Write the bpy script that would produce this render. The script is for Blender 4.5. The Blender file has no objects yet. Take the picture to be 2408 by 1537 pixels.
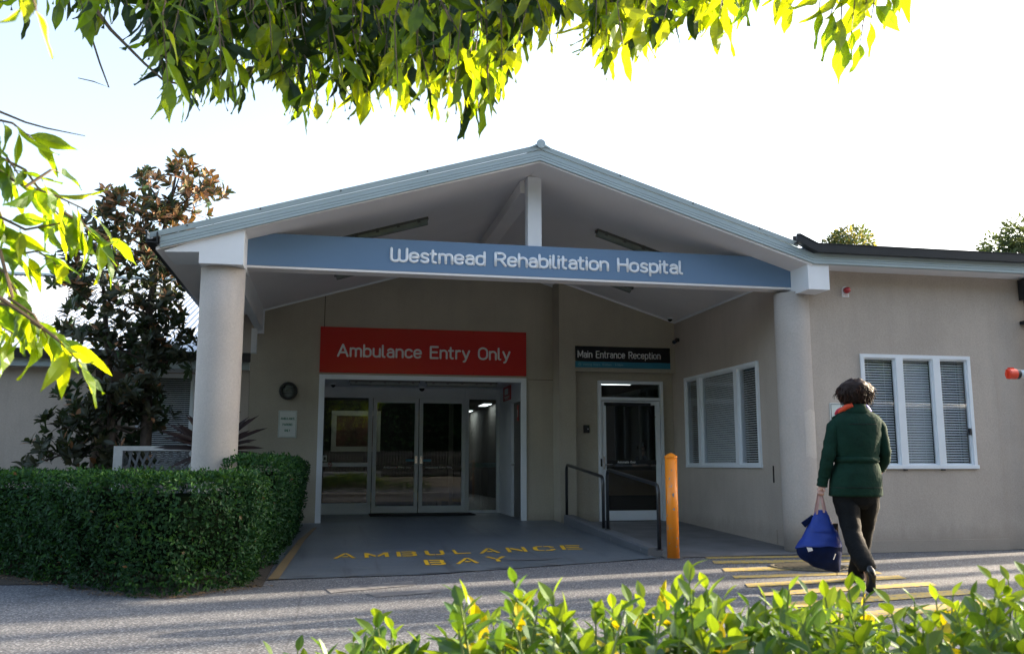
import bpy, math, random
from mathutils import Vector, Matrix, noise as mnoise
random.seed(7)
SC = bpy.context.scene
COL = SC.collection
rnd = random.uniform
# ------------------------------------------------------------------ camera model (measured from the photograph)
F = 2125.0; AZ = math.radians(11.4); PT = math.atan(323 / 2125.0); H = 1.0
sa, ca, st, ct = math.sin(AZ), math.cos(AZ), math.sin(PT), math.cos(PT)
CR = Vector((ca, -sa, 0)); CF = Vector((sa * ct, ca * ct, st)); CU = Vector((-sa * st, -ca * st, ct))
EYE = Vector((0, 0, H)); HF = Vector((sa, ca, 0))
def ray(x, y): return CR * ((x - 1203.5) / F) + CU * (-(y - 768.5) / F) + CF
def gz(x, y, z=0.0):
    d = ray(x, y); return EYE + d * ((z - H) / d.z)
def py(x, y, Y):
    d = ray(x, y); return EYE + d * (Y / d.y)
def px(x, y, X):
    d = ray(x, y); return EYE + d * (X / d.x)
def pd(x, y, dist):                       # point at a horizontal forward distance from the camera
    d = ray(x, y); return EYE + d * (dist / d.dot(HF))
def plane_hit(x, y, fn, lo, hi):          # fn(point) changes sign between distances lo..hi
    for _ in range(50):
        m = (lo + hi) / 2
        if fn(pd(x, y, m)) * fn(pd(x, y, lo)) <= 0: hi = m
        else: lo = m
    return pd(x, y, lo)

# ------------------------------------------------------------------ mesh builder
class MB:
    def __init__(s): s.v = []; s.f = []; s.m = []; s.cur = 0
    def add(s, vs, fs):
        b = len(s.v); s.v += [tuple(p) for p in vs]
        for f in fs: s.f.append(tuple(i + b for i in f)); s.m.append(s.cur)
        return s
    def box(s, x0, x1, y0, y1, z0, z1):
        x0, x1 = min(x0, x1), max(x0, x1); y0, y1 = min(y0, y1), max(y0, y1); z0, z1 = min(z0, z1), max(z0, z1)
        return s.add([(x0,y0,z0),(x1,y0,z0),(x1,y1,z0),(x0,y1,z0),(x0,y0,z1),(x1,y0,z1),(x1,y1,z1),(x0,y1,z1)],
              [(0,3,2,1),(4,5,6,7),(0,1,5,4),(1,2,6,5),(2,3,7,6),(3,0,4,7)])
    def prism(s, pts, off):               # planar polygon (3D points) extruded by the vector off
        off = Vector(off); P = [Vector(p) for p in pts]; n = len(P)
        nrm = Vector((0,0,0))
        for i in range(n): nrm += P[i].cross(P[(i+1) % n])
        if nrm.dot(off) > 0: P = P[::-1]
        return s.add(P + [p + off for p in P], [tuple(range(n)), tuple(range(2*n-1, n-1, -1))] +
              [(i, i+n, (i+1) % n + n, (i+1) % n) for i in range(n)])
    def tube(s, path, r, n=8, cap=True):
        path = [Vector(p) for p in path]; rs = r if isinstance(r, (list, tuple)) else [r] * len(path)
        vs = []; fs = []; up = None
        for i, p in enumerate(path):
            t = (path[min(i+1, len(path)-1)] - path[max(i-1, 0)]).normalized()
            if up is None: up = Vector((0,0,1)) if abs(t.z) < .9 else Vector((1,0,0))
            a = t.cross(up)
            if a.length < 1e-4: a = t.cross(Vector((1,0,0)))
            a.normalize(); b = t.cross(a).normalized(); up = -b if b.dot(up) < 0 else b
            for k in range(n):
                th = 2 * math.pi * k / n; vs.append(p + a * math.cos(th) * rs[i] + b * math.sin(th) * rs[i])
            # keep the frame from flipping
            up = up
        for i in range(len(path) - 1):
            for k in range(n):
                k2 = (k+1) % n; fs.append((i*n+k, i*n+k2, (i+1)*n+k2, (i+1)*n+k))
        if cap: fs += [tuple(range(n))[::-1], tuple(range((len(path)-1)*n, len(path)*n))]
        return s.add(vs, fs)
    def loft(s, rings, cap=True, closed=True):
        n = len(rings[0]); vs = [p for r in rings for p in r]; fs = []
        for i in range(len(rings) - 1):
            for k in range(n if closed else n-1):
                k2 = (k+1) % n; fs.append((i*n+k, i*n+k2, (i+1)*n+k2, (i+1)*n+k))
        if cap: fs += [tuple(range(n))[::-1], tuple(range((len(rings)-1)*n, len(rings)*n))]
        return s.add(vs, fs)
    def cyl(s, c, r, h, n=24, axis='z', r2=None):
        c = Vector(c); ax = {'z':(0,0,1),'x':(1,0,0),'y':(0,1,0)}[axis]
        return s.tube([c, c + Vector(ax) * h], [r, r if r2 is None else r2], n)
    def sphere(s, c, rx, ry, rz, n=14, m=9):
        c = Vector(c); rings = []
        for i in range(m+1):
            a = math.pi * (i + .001) / (m + .002) ; rings.append([c + Vector((rx*math.sin(a)*math.cos(2*math.pi*k/n), ry*math.sin(a)*math.sin(2*math.pi*k/n), -rz*math.cos(a))) for k in range(n)])
        return s.loft(rings)
    def parts(s):                         # one builder per connected piece
        par = list(range(len(s.v)))
        def fd(i):
            while par[i] != i: par[i] = par[par[i]]; i = par[i]
            return i
        for f in s.f:
            for i in f[1:]: par[fd(i)] = fd(f[0])
        out = {}
        for f, m in zip(s.f, s.m): out.setdefault(fd(f[0]), []).append((f, m))
        res = []
        for fs in out.values():
            q = MB(); mp = {}
            for f, m in fs:
                for i in f:
                    if i not in mp: mp[i] = len(q.v); q.v.append(s.v[i])
                q.f.append(tuple(mp[i] for i in f)); q.m.append(m)
            res.append(q)
        return res
    def split(s, name, mats, parent=None, **k):
        return [q.build(name, mats, parent, **k) for q in s.parts()]
    def build(s, name, mats, parent=None, smooth=False, bevel=0):
        me = bpy.data.meshes.new(name); me.from_pydata(s.v, [], s.f)
        if not isinstance(mats, (list, tuple)): mats = [mats]
        for m in mats: me.materials.append(m)
        if len(mats) > 1: me.polygons.foreach_set('material_index', s.m)
        if smooth: me.polygons.foreach_set('use_smooth', [True] * len(me.polygons))
        me.update()
        o = bpy.data.objects.new(name, me); COL.objects.link(o)
        if parent: o.parent = parent; o.matrix_parent_inverse = Matrix.Translation(-parent.location) if parent.type == 'EMPTY' else Matrix.Identity(4)
        if bevel:
            b = o.modifiers.new('Bevel', 'BEVEL'); b.width = bevel; b.segments = 2; b.limit_method = 'ANGLE'
        return o
def wall_grid(mb, u0, u1, z0, z1, holes, t0, t1, mp):
    """rectangular wall with holes; mp(u,t,z)->xyz maps along/thickness/height"""
    us = sorted({u0, u1} | {min(max(h[i], u0), u1) for h in holes for i in (0,1)}); zs = sorted({z0, z1} | {min(max(h[i], z0), z1) for h in holes for i in (2,3)})
    def solid(i, j):
        if i < 0 or j < 0 or i >= len(us)-1 or j >= len(zs)-1: return False
        cu, cz = (us[i]+us[i+1])/2, (zs[j]+zs[j+1])/2
        return not any(h[0] < cu < h[1] and h[2] < cz < h[3] for h in holes)
    q = lambda *c: mb.add([mp(*p) for p in c], [(0,1,2,3)])
    for i in range(len(us)-1):
        for j in range(len(zs)-1):
            if not solid(i, j): continue
            a, b, c, d = us[i], us[i+1], zs[j], zs[j+1]
            q((a,t0,c),(b,t0,c),(b,t0,d),(a,t0,d)); q((b,t1,c),(a,t1,c),(a,t1,d),(b,t1,d))
            if not solid(i-1,j): q((a,t1,c),(a,t0,c),(a,t0,d),(a,t1,d))
            if not solid(i+1,j): q((b,t0,c),(b,t1,c),(b,t1,d),(b,t0,d))
            if not solid(i,j-1): q((a,t1,c),(b,t1,c),(b,t0,c),(a,t0,c))
            if not solid(i,j+1): q((a,t0,d),(b,t0,d),(b,t1,d),(a,t1,d))
def tag(o, label=None, cat=None, group=None, kind=None):
    if label: o['label'] = label
    if cat: o['category'] = cat
    if group: o['group'] = group
    if kind: o['kind'] = kind
    return o
def thing(name, label, cat, loc=(0,0,0), group=None):
    o = bpy.data.objects.new(name, None); COL.objects.link(o); o.location = loc; o.empty_display_size = .2
    return tag(o, label, cat, group)

# ------------------------------------------------------------------ materials
def newmat(name):
    m = bpy.data.materials.new(name); m.use_nodes = True; nt = m.node_tree; nt.nodes.clear()
    out = nt.nodes.new('ShaderNodeOutputMaterial'); return m, nt, out
def N(nt, t, **k):
    n = nt.nodes.new(t)
    for a, b in k.items(): setattr(n, a, b)
    return n
def coords(nt, scale=1.0, sc3=None):
    tc = N(nt, 'ShaderNodeTexCoord'); mp = N(nt, 'ShaderNodeMapping'); nt.links.new(tc.outputs['Object'], mp.inputs[0])
    mp.inputs['Scale'].default_value = sc3 or (scale, scale, scale); return mp.outputs[0]
def ramp(nt, inp, stops):
    r = N(nt, 'ShaderNodeValToRGB'); nt.links.new(inp, r.inputs[0]); e = r.color_ramp.elements
    while len(e) < len(stops): e.new(.5)
    for i, (p, c) in enumerate(stops): e[i].position = p; e[i].color = c if len(c) == 4 else (*c, 1)
    return r.outputs[0]
def mixc(nt, fac, a, b, mode='MIX'):
    m = N(nt, 'ShaderNodeMix', data_type='RGBA', blend_type=mode)
    for i, v in ((0, fac), (6, a), (7, b)):
        if isinstance(v, (int, float)): m.inputs[i].default_value = v
        elif isinstance(v, tuple): m.inputs[i].default_value = (*v, 1) if len(v) == 3 else v
        else: nt.links.new(v, m.inputs[i])
    return m.outputs[2]
def noise(nt, co, s, d=4, r=.6):
    n = N(nt, 'ShaderNodeTexNoise'); nt.links.new(co, n.inputs[0]); n.inputs['Scale'].default_value = s; n.inputs['Detail'].default_value = d; n.inputs['Roughness'].default_value = r
    return n.outputs[0]
def bump(nt, h, strength, dist=.01):
    b = N(nt, 'ShaderNodeBump'); nt.links.new(h, b.inputs['Height']); b.inputs['Strength'].default_value = strength; b.inputs['Distance'].default_value = dist
    return b.outputs[0]
def pbr(name, col, rough=.6, metal=0, var=.12, nscale=3, bumpk=0, bscale=60, bdist=.004, spec=.5, coat=0):
    m, nt, out = newmat(name); p = N(nt, 'ShaderNodeBsdfPrincipled'); co = coords(nt)
    n1 = noise(nt, co, nscale, 6); lo = tuple(c * (1 - var) for c in col); hi = tuple(min(1, c * (1 + var)) for c in col)
    nt.links.new(ramp(nt, n1, [(.3, lo), (.7, hi)]), p.inputs['Base Color'])
    p.inputs['Roughness'].default_value = rough; p.inputs['Metallic'].default_value = metal; p.inputs['Specular IOR Level'].default_value = spec; p.inputs['Coat Weight'].default_value = coat
    if bumpk: nt.links.new(bump(nt, noise(nt, co, bscale, 5), bumpk, bdist), p.inputs['Normal'])
    nt.links.new(p.outputs[0], out.inputs[0]); return m
def stucco(name, col, streak=.5):
    m, nt, out = newmat(name); p = N(nt, 'ShaderNodeBsdfPrincipled'); co = coords(nt)
    big = noise(nt, co, .9, 5); st_ = noise(nt, coords(nt, sc3=(3.2, 3.2, .22)), 2.0, 5, .65); fine = noise(nt, co, 55, 6, .75)
    c = ramp(nt, big, [(.3, tuple(k*.88 for k in col)), (.7, tuple(k*1.08 for k in col))])
    c = mixc(nt, ramp(nt, st_, [(.46, (0,0,0)), (.75, (streak,)*3)]), c, tuple(k*f for k, f in zip(col, (.68,.69,.7))))
    pits = N(nt, 'ShaderNodeTexVoronoi'); nt.links.new(coords(nt, sc3=(1,1,1.8)), pits.inputs[0]); pits.inputs['Scale'].default_value = 26
    wn = noise(nt, co, 6, 3)
    pf = N(nt, 'ShaderNodeMath', operation='MULTIPLY'); nt.links.new(ramp(nt, pits.outputs['Distance'], [(.08, (1,1,1)), (.17, (0,0,0))]), pf.inputs[0]); nt.links.new(ramp(nt, wn, [(.48, (0,0,0)), (.62, (1,1,1))]), pf.inputs[1])
    c = mixc(nt, pf.outputs[0], c, tuple(k*.62 for k in col))
    c = mixc(nt, .35, c, ramp(nt, fine, [(.3, (.35,.35,.35)), (.7, (.65,.65,.65))]), 'OVERLAY')
    sx = N(nt, 'ShaderNodeSeparateXYZ'); nt.links.new(coords(nt), sx.inputs[0]); dn = N(nt, 'ShaderNodeMath', operation='MULTIPLY_ADD'); nt.links.new(noise(nt, coords(nt, sc3=(1,1,.35)), 7, 5, .7), dn.inputs[0]); dn.inputs[1].default_value = -.28; nt.links.new(sx.outputs[2], dn.inputs[2])
    c = mixc(nt, ramp(nt, dn.outputs[0], [(-.0, (.4,.4,.4)), (.16, (0,0,0))]), c, tuple(k*f for k, f in zip(col, (.5,.49,.46))))
    nt.links.new(c, p.inputs['Base Color']); p.inputs['Roughness'].default_value = .9; p.inputs['Specular IOR Level'].default_value = .2
    nt.links.new(bump(nt, fine, .5, .006), p.inputs['Normal']); nt.links.new(p.outputs[0], out.inputs[0]); return m
def leafmat(name, col, tcol, tr=.5, rough=.35, var=.35, gloss=.25, under=None, vs=9):
    m, nt, out = newmat(name); co = coords(nt); n = noise(nt, co, vs, 2)
    d = N(nt, 'ShaderNodeBsdfDiffuse'); t = N(nt, 'ShaderNodeBsdfTranslucent'); g = N(nt, 'ShaderNodeBsdfGlossy'); g.inputs['Roughness'].default_value = rough; g.inputs['Color'].default_value = (.8,.9,.85,1)
    c = ramp(nt, n, [(.32, tuple(k*(1-var) for k in col)), (.5, col), (.7, tuple(k*(1+var) for k in col))])
    if under:
        geo = N(nt, 'ShaderNodeNewGeometry'); c = mixc(nt, geo.outputs['Backfacing'], c, under)
    nt.links.new(c, d.inputs[0])
    nt.links.new(ramp(nt, n, [(.3, tuple(k*.7 for k in tcol)), (.7, tuple(min(1, k*1.15) for k in tcol))]), t.inputs[0])
    a = N(nt, 'ShaderNodeMixShader'); a.inputs[0].default_value = tr; nt.links.new(d.outputs[0], a.inputs[1]); nt.links.new(t.outputs[0], a.inputs[2])
    fr = N(nt, 'ShaderNodeLayerWeight'); pw = N(nt, 'ShaderNodeMath', operation='POWER'); nt.links.new(fr.outputs['Facing'], pw.inputs[0]); pw.inputs[1].default_value = 4
    mu = N(nt, 'ShaderNodeMath', operation='MULTIPLY_ADD'); nt.links.new(pw.outputs[0], mu.inputs[0]); mu.inputs[1].default_value = gloss * 1.3; mu.inputs[2].default_value = .012 + gloss * .1
    b = N(nt, 'ShaderNodeMixShader'); nt.links.new(mu.outputs[0], b.inputs[0]); nt.links.new(a.outputs[0], b.inputs[1]); nt.links.new(g.outputs[0], b.inputs[2])
    nt.links.new(b.outputs[0], out.inputs[0]); return m
def glass(name, tint=(.75,.8,.78), refl=1.6, add=.03):
    m, nt, out = newmat(name); t = N(nt, 'ShaderNodeBsdfTransparent'); t.inputs[0].default_value = (*tint, 1)
    g = N(nt, 'ShaderNodeBsdfGlossy'); g.inputs['Roughness'].default_value = 0.0; g.inputs['Color'].default_value = (.9,.95,1,1)
    co = coords(nt); nt.links.new(bump(nt, noise(nt, co, 1.1, 2), .07, .01), g.inputs['Normal'])
    fr = N(nt, 'ShaderNodeFresnel'); fr.inputs[0].default_value = 1.5
    mu = N(nt, 'ShaderNodeMath', operation='MULTIPLY_ADD'); nt.links.new(fr.outputs[0], mu.inputs[0]); mu.inputs[1].default_value = refl; mu.inputs[2].default_value = add
    geo = N(nt, 'ShaderNodeNewGeometry'); bf = N(nt, 'ShaderNodeMath', operation='SUBTRACT'); bf.inputs[0].default_value = 1; nt.links.new(geo.outputs['Backfacing'], bf.inputs[1])
    m2 = N(nt, 'ShaderNodeMath', operation='MULTIPLY', use_clamp=True); nt.links.new(mu.outputs[0], m2.inputs[0]); nt.links.new(bf.outputs[0], m2.inputs[1])
    b = N(nt, 'ShaderNodeMixShader'); nt.links.new(m2.outputs[0], b.inputs[0]); nt.links.new(t.outputs[0], b.inputs[1]); nt.links.new(g.outputs[0], b.inputs[2])
    nt.links.new(b.outputs[0], out.inputs[0]); return m
def emit(name, col, s):
    m, nt, out = newmat(name); e = N(nt, 'ShaderNodeEmission'); e.inputs[0].default_value = (*col, 1); e.inputs[1].default_value = s
    nt.links.new(e.outputs[0], out.inputs[0]); return m
def asphalt():
    m, nt, out = newmat('asphalt'); p = N(nt, 'ShaderNodeBsdfPrincipled'); co = coords(nt)
    v = N(nt, 'ShaderNodeTexVoronoi'); nt.links.new(co, v.inputs[0]); v.inputs['Scale'].default_value = 62
    v2 = N(nt, 'ShaderNodeTexVoronoi'); nt.links.new(co, v2.inputs[0]); v2.inputs['Scale'].default_value = 140
    big = noise(nt, co, .55, 6, .62); mid = noise(nt, co, 9, 5)
    stone = ramp(nt, v.outputs['Color'], [(.2, (.08,.091,.112)), (.6, (.175,.194,.222)), (.9, (.37,.385,.4))])
    c = mixc(nt, ramp(nt, v.outputs['Distance'], [(.35, (0,0,0)), (.62, (1,1,1))]), stone, (.035,.039,.05))
    c = mixc(nt, .3, c, ramp(nt, v2.outputs['Color'], [(.2, (.09,.093,.1)), (.8, (.3,.3,.3))]))
    c = mixc(nt, .55, c, ramp(nt, big, [(.3, (.36,.36,.38)), (.7, (.62,.61,.6))]), 'OVERLAY')
    c = mixc(nt, .3, c, ramp(nt, mid, [(.3, (.4,.4,.4)), (.7, (.6,.6,.6))]), 'OVERLAY')
    st_ = noise(nt, co, 1.7, 4, .55); c = mixc(nt, ramp(nt, st_, [(.62, (0,0,0)), (.7, (.45,.45,.45))]), c, (.05,.05,.055))
    wv = N(nt, 'ShaderNodeTexVoronoi', feature='DISTANCE_TO_EDGE'); dis = mixc(nt, .12, co, noise(nt, co, 3, 4)); nt.links.new(dis, wv.inputs[0]); wv.inputs['Scale'].default_value = .42
    c = mixc(nt, ramp(nt, wv.outputs[0], [(.001, (.4,.4,.4)), (.003, (0,0,0))]), c, (.03,.03,.033))
    nt.links.new(c, p.inputs['Base Color']); p.inputs['Roughness'].default_value = .85; p.inputs['Specular IOR Level'].default_value = .3
    nt.links.new(bump(nt, v.outputs['Distance'], -.8, .012), p.inputs['Normal']); nt.links.new(p.outputs[0], out.inputs[0]); return m
def paint(name, col, wear=.45, under=(.12,.12,.13), rough=.6, scale=14):
    m, nt, out = newmat(name); p = N(nt, 'ShaderNodeBsdfPrincipled'); co = coords(nt)
    w = noise(nt, co, scale, 8, .75); w2 = noise(nt, co, 1.2, 3)
    c = ramp(nt, w2, [(.3, tuple(k*.85 for k in col)), (.7, tuple(min(1, k*1.1) for k in col))])
    c = mixc(nt, ramp(nt, w, [(wear-.02, (1,1,1)), (wear+.02, (0,0,0))]), c, under)
    nt.links.new(c, p.inputs['Base Color']); p.inputs['Roughness'].default_value = rough
    v = N(nt, 'ShaderNodeTexVoronoi'); nt.links.new(co, v.inputs[0]); v.inputs['Scale'].default_value = 62
    nt.links.new(bump(nt, v.outputs['Distance'], -.5, .008), p.inputs['Normal']); nt.links.new(p.outputs[0], out.inputs[0]); return m
def bayfloor():
    m, nt, out = newmat('bay_paint'); p = N(nt, 'ShaderNodeBsdfPrincipled'); co = coords(nt)
    a = noise(nt, co, .8, 6, .65); b = noise(nt, coords(nt, sc3=(5, .8, 1)), 1.6, 6, .7); c3 = noise(nt, co, 30, 6)
    c = ramp(nt, a, [(.3, (.1,.122,.147)), (.7, (.145,.17,.2))])
    c = mixc(nt, ramp(nt, b, [(.55, (0,0,0)), (.8, (.5,.5,.5))]), c, (.15,.15,.145))
    tm_ = noise(nt, coords(nt, sc3=(7, .35, 1)), 1.0, 4, .6); c = mixc(nt, ramp(nt, tm_, [(.57, (0,0,0)), (.68, (.5,.5,.5))]), c, (.055,.06,.07))
    sp_ = noise(nt, co, 11, 3, .5); c = mixc(nt, ramp(nt, sp_, [(.72, (0,0,0)), (.75, (.7,.7,.7))]), c, (.03,.03,.035))
    c = mixc(nt, .35, c, ramp(nt, c3, [(.35, (.38,.38,.38)), (.65, (.6,.6,.6))]), 'OVERLAY')
    nt.links.new(c, p.inputs['Base Color']); nt.links.new(ramp(nt, a, [(.3, (.34,)*3), (.7, (.5,)*3)]), p.inputs['Roughness'])
    nt.links.new(bump(nt, c3, .15, .004), p.inputs['Normal']); nt.links.new(p.outputs[0], out.inputs[0]); return m
M = {}
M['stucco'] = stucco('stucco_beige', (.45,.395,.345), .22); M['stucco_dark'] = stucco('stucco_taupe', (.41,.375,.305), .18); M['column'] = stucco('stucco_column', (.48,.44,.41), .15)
M['white'] = pbr('white_paint', (.74,.77,.81), .5, var=.04, bumpk=.03); M['whitemetal'] = pbr('white_powder_coat', (.7,.745,.79), .35, var=.04)
M['ceiling'] = pbr('ceiling_paint', (.8,.78,.785), .8, var=.05, nscale=.8); M['blue'] = pbr('beam_blue', (.13,.225,.37), .42, var=.05, nscale=.7)
M['fascia'] = pbr('fascia_metal', (.36,.44,.47), .4, metal=.15, var=.06, nscale=1.5); M['gutter'] = pbr('gutter_charcoal', (.018,.02,.025), .35, metal=.2, var=.2)
M['roofmetal'] = pbr('roof_zincalume', (.5,.54,.58), .38, metal=.4, var=.08, nscale=1.2); M['red'] = pbr('sign_red', (.5,.008,.008), .28, var=.05, nscale=.5, coat=.1)
M['letter'] = pbr('letter_white', (.8,.84,.9), .4, var=.02); M['signtext'] = pbr('sign_text_white', (.7,.7,.7), .5, var=.02)
M['black'] = pbr('black_gloss', (.008,.01,.012), .25, var=.1); M['teal'] = pbr('sign_teal', (.03,.2,.3), .3, var=.06); M['signteal'] = pbr('sign_teal_text', (.2,.42,.5), .4, var=.02)
M['green'] = pbr('sign_green', (.02,.16,.09), .5); M['signwhite'] = pbr('sign_white', (.6,.64,.62), .35, var=.05)
M['alum'] = pbr('aluminium_frame', (.64,.68,.7), .38, metal=.0, var=.05); M['chrome'] = pbr('chrome', (.7,.7,.7), .15, metal=1, var=.05)
M['darkmetal'] = pbr('rail_black', (.02,.022,.026), .3, var=.25, nscale=8, spec=.6); M['rubber'] = pbr('rubber_mat', (.012,.012,.012), .9, bumpk=.5)
M['glass'] = glass('door_glass', (.66,.7,.68), 1.15, .012); M['glassw'] = glass('window_glass', (.88,.89,.9), 1.1, .02)
M['blind'] = pbr('blind_slat', (.74,.77,.78), .5, var=.05); M['doorgrey'] = pbr('grey_door', (.16,.155,.145), .5, var=.06)
M['kerb'] = paint('kerb_paint', (.13,.14,.155), .36, (.28,.28,.27), .5, 9); M['concrete'] = pbr('path_concrete', (.15,.15,.155), .65, var=.25, nscale=2.5, bumpk=.2)
M['yellow'] = paint('road_yellow', (.46,.33,.07), .465, (.17,.175,.19), .7, 22); M['yellowbay'] = paint('bay_yellow', (.85,.5,.02), .3, (.12,.12,.13), .5, 20); M['yellowline'] = paint('edge_yellow', (.2,.145,.075), .4)
M['oldpaint'] = paint('worn_grey_patch', (.2,.2,.2), .52, (.12,.12,.13), .7, 7); M['oldyellow'] = paint('worn_yellow_patch', (.22,.18,.12), .52, (.12,.12,.13), .7, 7)
M['asphalt'] = asphalt(); M['bay'] = bayfloor()
M['orange'] = paint('bollard_orange', (.92,.27,.015), .365, (.3,.3,.28), .4, 5); M['iron'] = pbr('cast_iron', (.16,.14,.1), .6, metal=.3, var=.3, nscale=20, bumpk=.3)
M['bark'] = pbr('bark', (.07,.055,.045), .9, var=.4, nscale=14, bumpk=.8, bscale=25, bdist=.02); M['palebark'] = pbr('pale_bark', (.42,.34,.28), .8, var=.25, nscale=5, bumpk=.4)
M['twig'] = pbr('twig', (.12,.085,.05), .7, var=.3, nscale=20); M['greenstem'] = pbr('green_stem', (.16,.22,.06), .6)
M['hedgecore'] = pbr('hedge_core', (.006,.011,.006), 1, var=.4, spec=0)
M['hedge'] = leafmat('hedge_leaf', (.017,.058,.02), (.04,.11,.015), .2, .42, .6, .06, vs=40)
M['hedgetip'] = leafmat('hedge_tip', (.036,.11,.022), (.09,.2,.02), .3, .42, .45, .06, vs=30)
M['magnolia'] = leafmat('magnolia_leaf', (.042,.085,.045), (.09,.1,.02), .18, .35, .45, .18, under=(.034,.036,.02), vs=6)
M['magrust'] = leafmat('magnolia_rust', (.12,.085,.045), (.25,.13,.03), .2, .35, .45, .18, under=(.3,.15,.075), vs=6)
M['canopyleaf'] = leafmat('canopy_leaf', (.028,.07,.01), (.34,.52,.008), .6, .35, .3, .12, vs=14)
M['canopysunlit'] = leafmat('canopy_leaf_sunlit', (.06,.115,.01), (.56,.66,.005), .68, .35, .2, .1, vs=14)  # sunlit copy of the canopy leaf, yellow glow put into the colour
M['canopyshaded'] = leafmat('canopy_leaf_shaded', (.012,.03,.007), (.06,.11,.005), .35, .35, .35, .1, vs=14)  # shaded copy of the same leaf, crown shade put into the colour
M['shrub'] = leafmat('shrub_leaf', (.04,.105,.016), (.14,.26,.014), .42, .4, .35, .2, vs=12)
M['shrubyoung'] = leafmat('shrub_leaf_young', (.105,.19,.014), (.28,.4,.012), .46, .4, .28, .16, vs=12)
M['shrubyellow'] = leafmat('shrub_leaf_yellow', (.5,.42,.012), (.7,.55,.006), .48, .42, .2, .1, vs=12)
M['farleaf'] = leafmat('far_leaf', (.045,.07,.03), (.15,.2,.04), .3, .5, .4, .1, vs=1)
M['fargold'] = leafmat('far_leaf_gold', (.16,.14,.05), (.4,.34,.06), .4, .5, .3, .1, vs=.8)
M['screenleaf'] = leafmat('screen_leaf', (.03,.05,.02), (.04,.06,.01), .1, .5, .3, .1, vs=1)
M['cordyline'] = leafmat('cordyline_leaf', (.03,.018,.018), (.06,.02,.015), .15, .5, .3, .06)
M['lattice'] = pbr('lattice_timber', (.14,.15,.16), .7, var=.2, nscale=8); M['latticef'] = pbr('lattice_frame', (.5,.51,.5), .65, var=.15, nscale=6, bumpk=.1)
M['soil'] = pbr('soil', (.05,.04,.03), .95, var=.4, nscale=12, bumpk=.8, bscale=30, bdist=.03)
M['coat'] = pbr('green_wool', (.006,.03,.02), .9, var=.22, nscale=9, bumpk=.6, bscale=16, bdist=.02, spec=.2); M['trouser'] = pbr('black_trousers', (.004,.005,.006), .8, var=.25, nscale=6, bumpk=.5, bscale=14, bdist=.02, spec=.2)
M['skin'] = pbr('skin', (.52,.3,.23), .5, var=.06); M['hair'] = pbr('hair_brown', (.022,.011,.008), .6, var=.5, nscale=25, spec=.25); M['hair2'] = pbr('hair_auburn', (.06,.023,.012), .6, var=.4, nscale=25, spec=.25)
M['shoe'] = pbr('black_leather', (.012,.012,.013), .22, var=.2); M['scarfo'] = pbr('scarf_orange', (.7,.07,.02), .6); M['scarfr'] = pbr('scarf_pink', (.55,.03,.06), .6); M['scarfb'] = pbr('scarf_violet', (.06,.05,.4), .6)
M['jacket'] = pbr('jacket_blue', (.004,.03,.24), .6, var=.18, nscale=5, bumpk=.3, bscale=22, bdist=.01); M['jacketin'] = pbr('jacket_lining', (.003,.01,.05), .8, var=.3, nscale=8, bumpk=.2, spec=.1)
M['strap'] = pbr('strap_pink', (.45,.28,.26), .6); M['brownbag'] = pbr('bag_brown', (.14,.085,.06), .6); M['label'] = pbr('white_label', (.7,.7,.72), .6)
M['alarmred'] = pbr('alarm_red', (.38,.01,.02), .15, var=.05, coat=.6); M['capred'] = pbr('cap_red', (.75,.06,.025), .35, var=.08, nscale=20); M['barrier'] = pbr('barrier_white', (.75,.77,.78), .4)
M['timber'] = pbr('timber_trim', (.45,.28,.13), .5, var=.15, nscale=4); M['interior'] = pbr('interior_wall', (.22,.2,.18), .8, var=.04); M['interiorshade'] = pbr('interior_shade', (.03,.027,.024), .9, spec=.1); M['carpet'] = pbr('interior_floor', (.03,.025,.02), .5, var=.1)  # the dark interior copy puts the unlit rooms' shade into its colour
M['panel'] = emit('light_panel', (.9,.95,1), 2.6); M['warmlit'] = emit('lit_box', (1,.72,.35), .35)
M['lens'] = pbr('diffuser', (.2,.23,.21), .25, var=.15, nscale=6); M['lampbody'] = pbr('lamp_body', (.07,.075,.07), .4)
M['galv'] = pbr('galvanised', (.3,.31,.32), .4, metal=.5, var=.15); M['fencebeige'] = pbr('fence_beige', (.2,.185,.16), .8); M['fencedark'] = pbr('fence_pickets', (.1,.1,.1), .6)
M['paint1'] = pbr('picture_mount', (.5,.48,.4), .6); M['paint2'] = pbr('picture_red', (.1,.035,.02), .6, var=.6, nscale=2.5)

# ------------------------------------------------------------------ lettering
def text_mb(body, width, cap, depth=.01, bold=0., round_=0., spacing=1.0, align='L'):
    cu = bpy.data.curves.new('lettering', 'FONT'); cu.body = body; cu.size = 1; cu.extrude = depth / 2; cu.offset = bold; cu.bevel_depth = round_; cu.bevel_resolution = 2; cu.space_character = spacing; cu.resolution_u = 4
    o = bpy.data.objects.new('lettering', cu); COL.objects.link(o)
    dg = bpy.context.evaluated_depsgraph_get(); dg.update(); me = bpy.data.meshes.new_from_object(o.evaluated_get(dg))
    vs = [v.co.copy() for v in me.vertices]; fs = [tuple(p.vertices) for p in me.polygons]
    bpy.data.objects.remove(o); bpy.data.curves.remove(cu); bpy.data.meshes.remove(me)
    x0 = min(v.x for v in vs); x1 = max(v.x for v in vs); z0 = min(v.z for v in vs); z1 = max(v.z for v in vs)
    capu = .729; sx = width / (x1 - x0); sy = cap / capu
    return [Vector(((v.x - x0) * sx, v.y * sy, (v.z - z0) / max(1e-6, z1 - z0) * depth)) for v in vs], fs
def text_on_wall(mb, body, x0, x1, zbase, cap, Y, depth=.004, **k):       # faces -Y
    vs, fs = text_mb(body, x1 - x0, cap, depth, **k); mb.add([(x0 + v.x, Y - v.z, zbase + v.y) for v in vs], fs)

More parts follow.
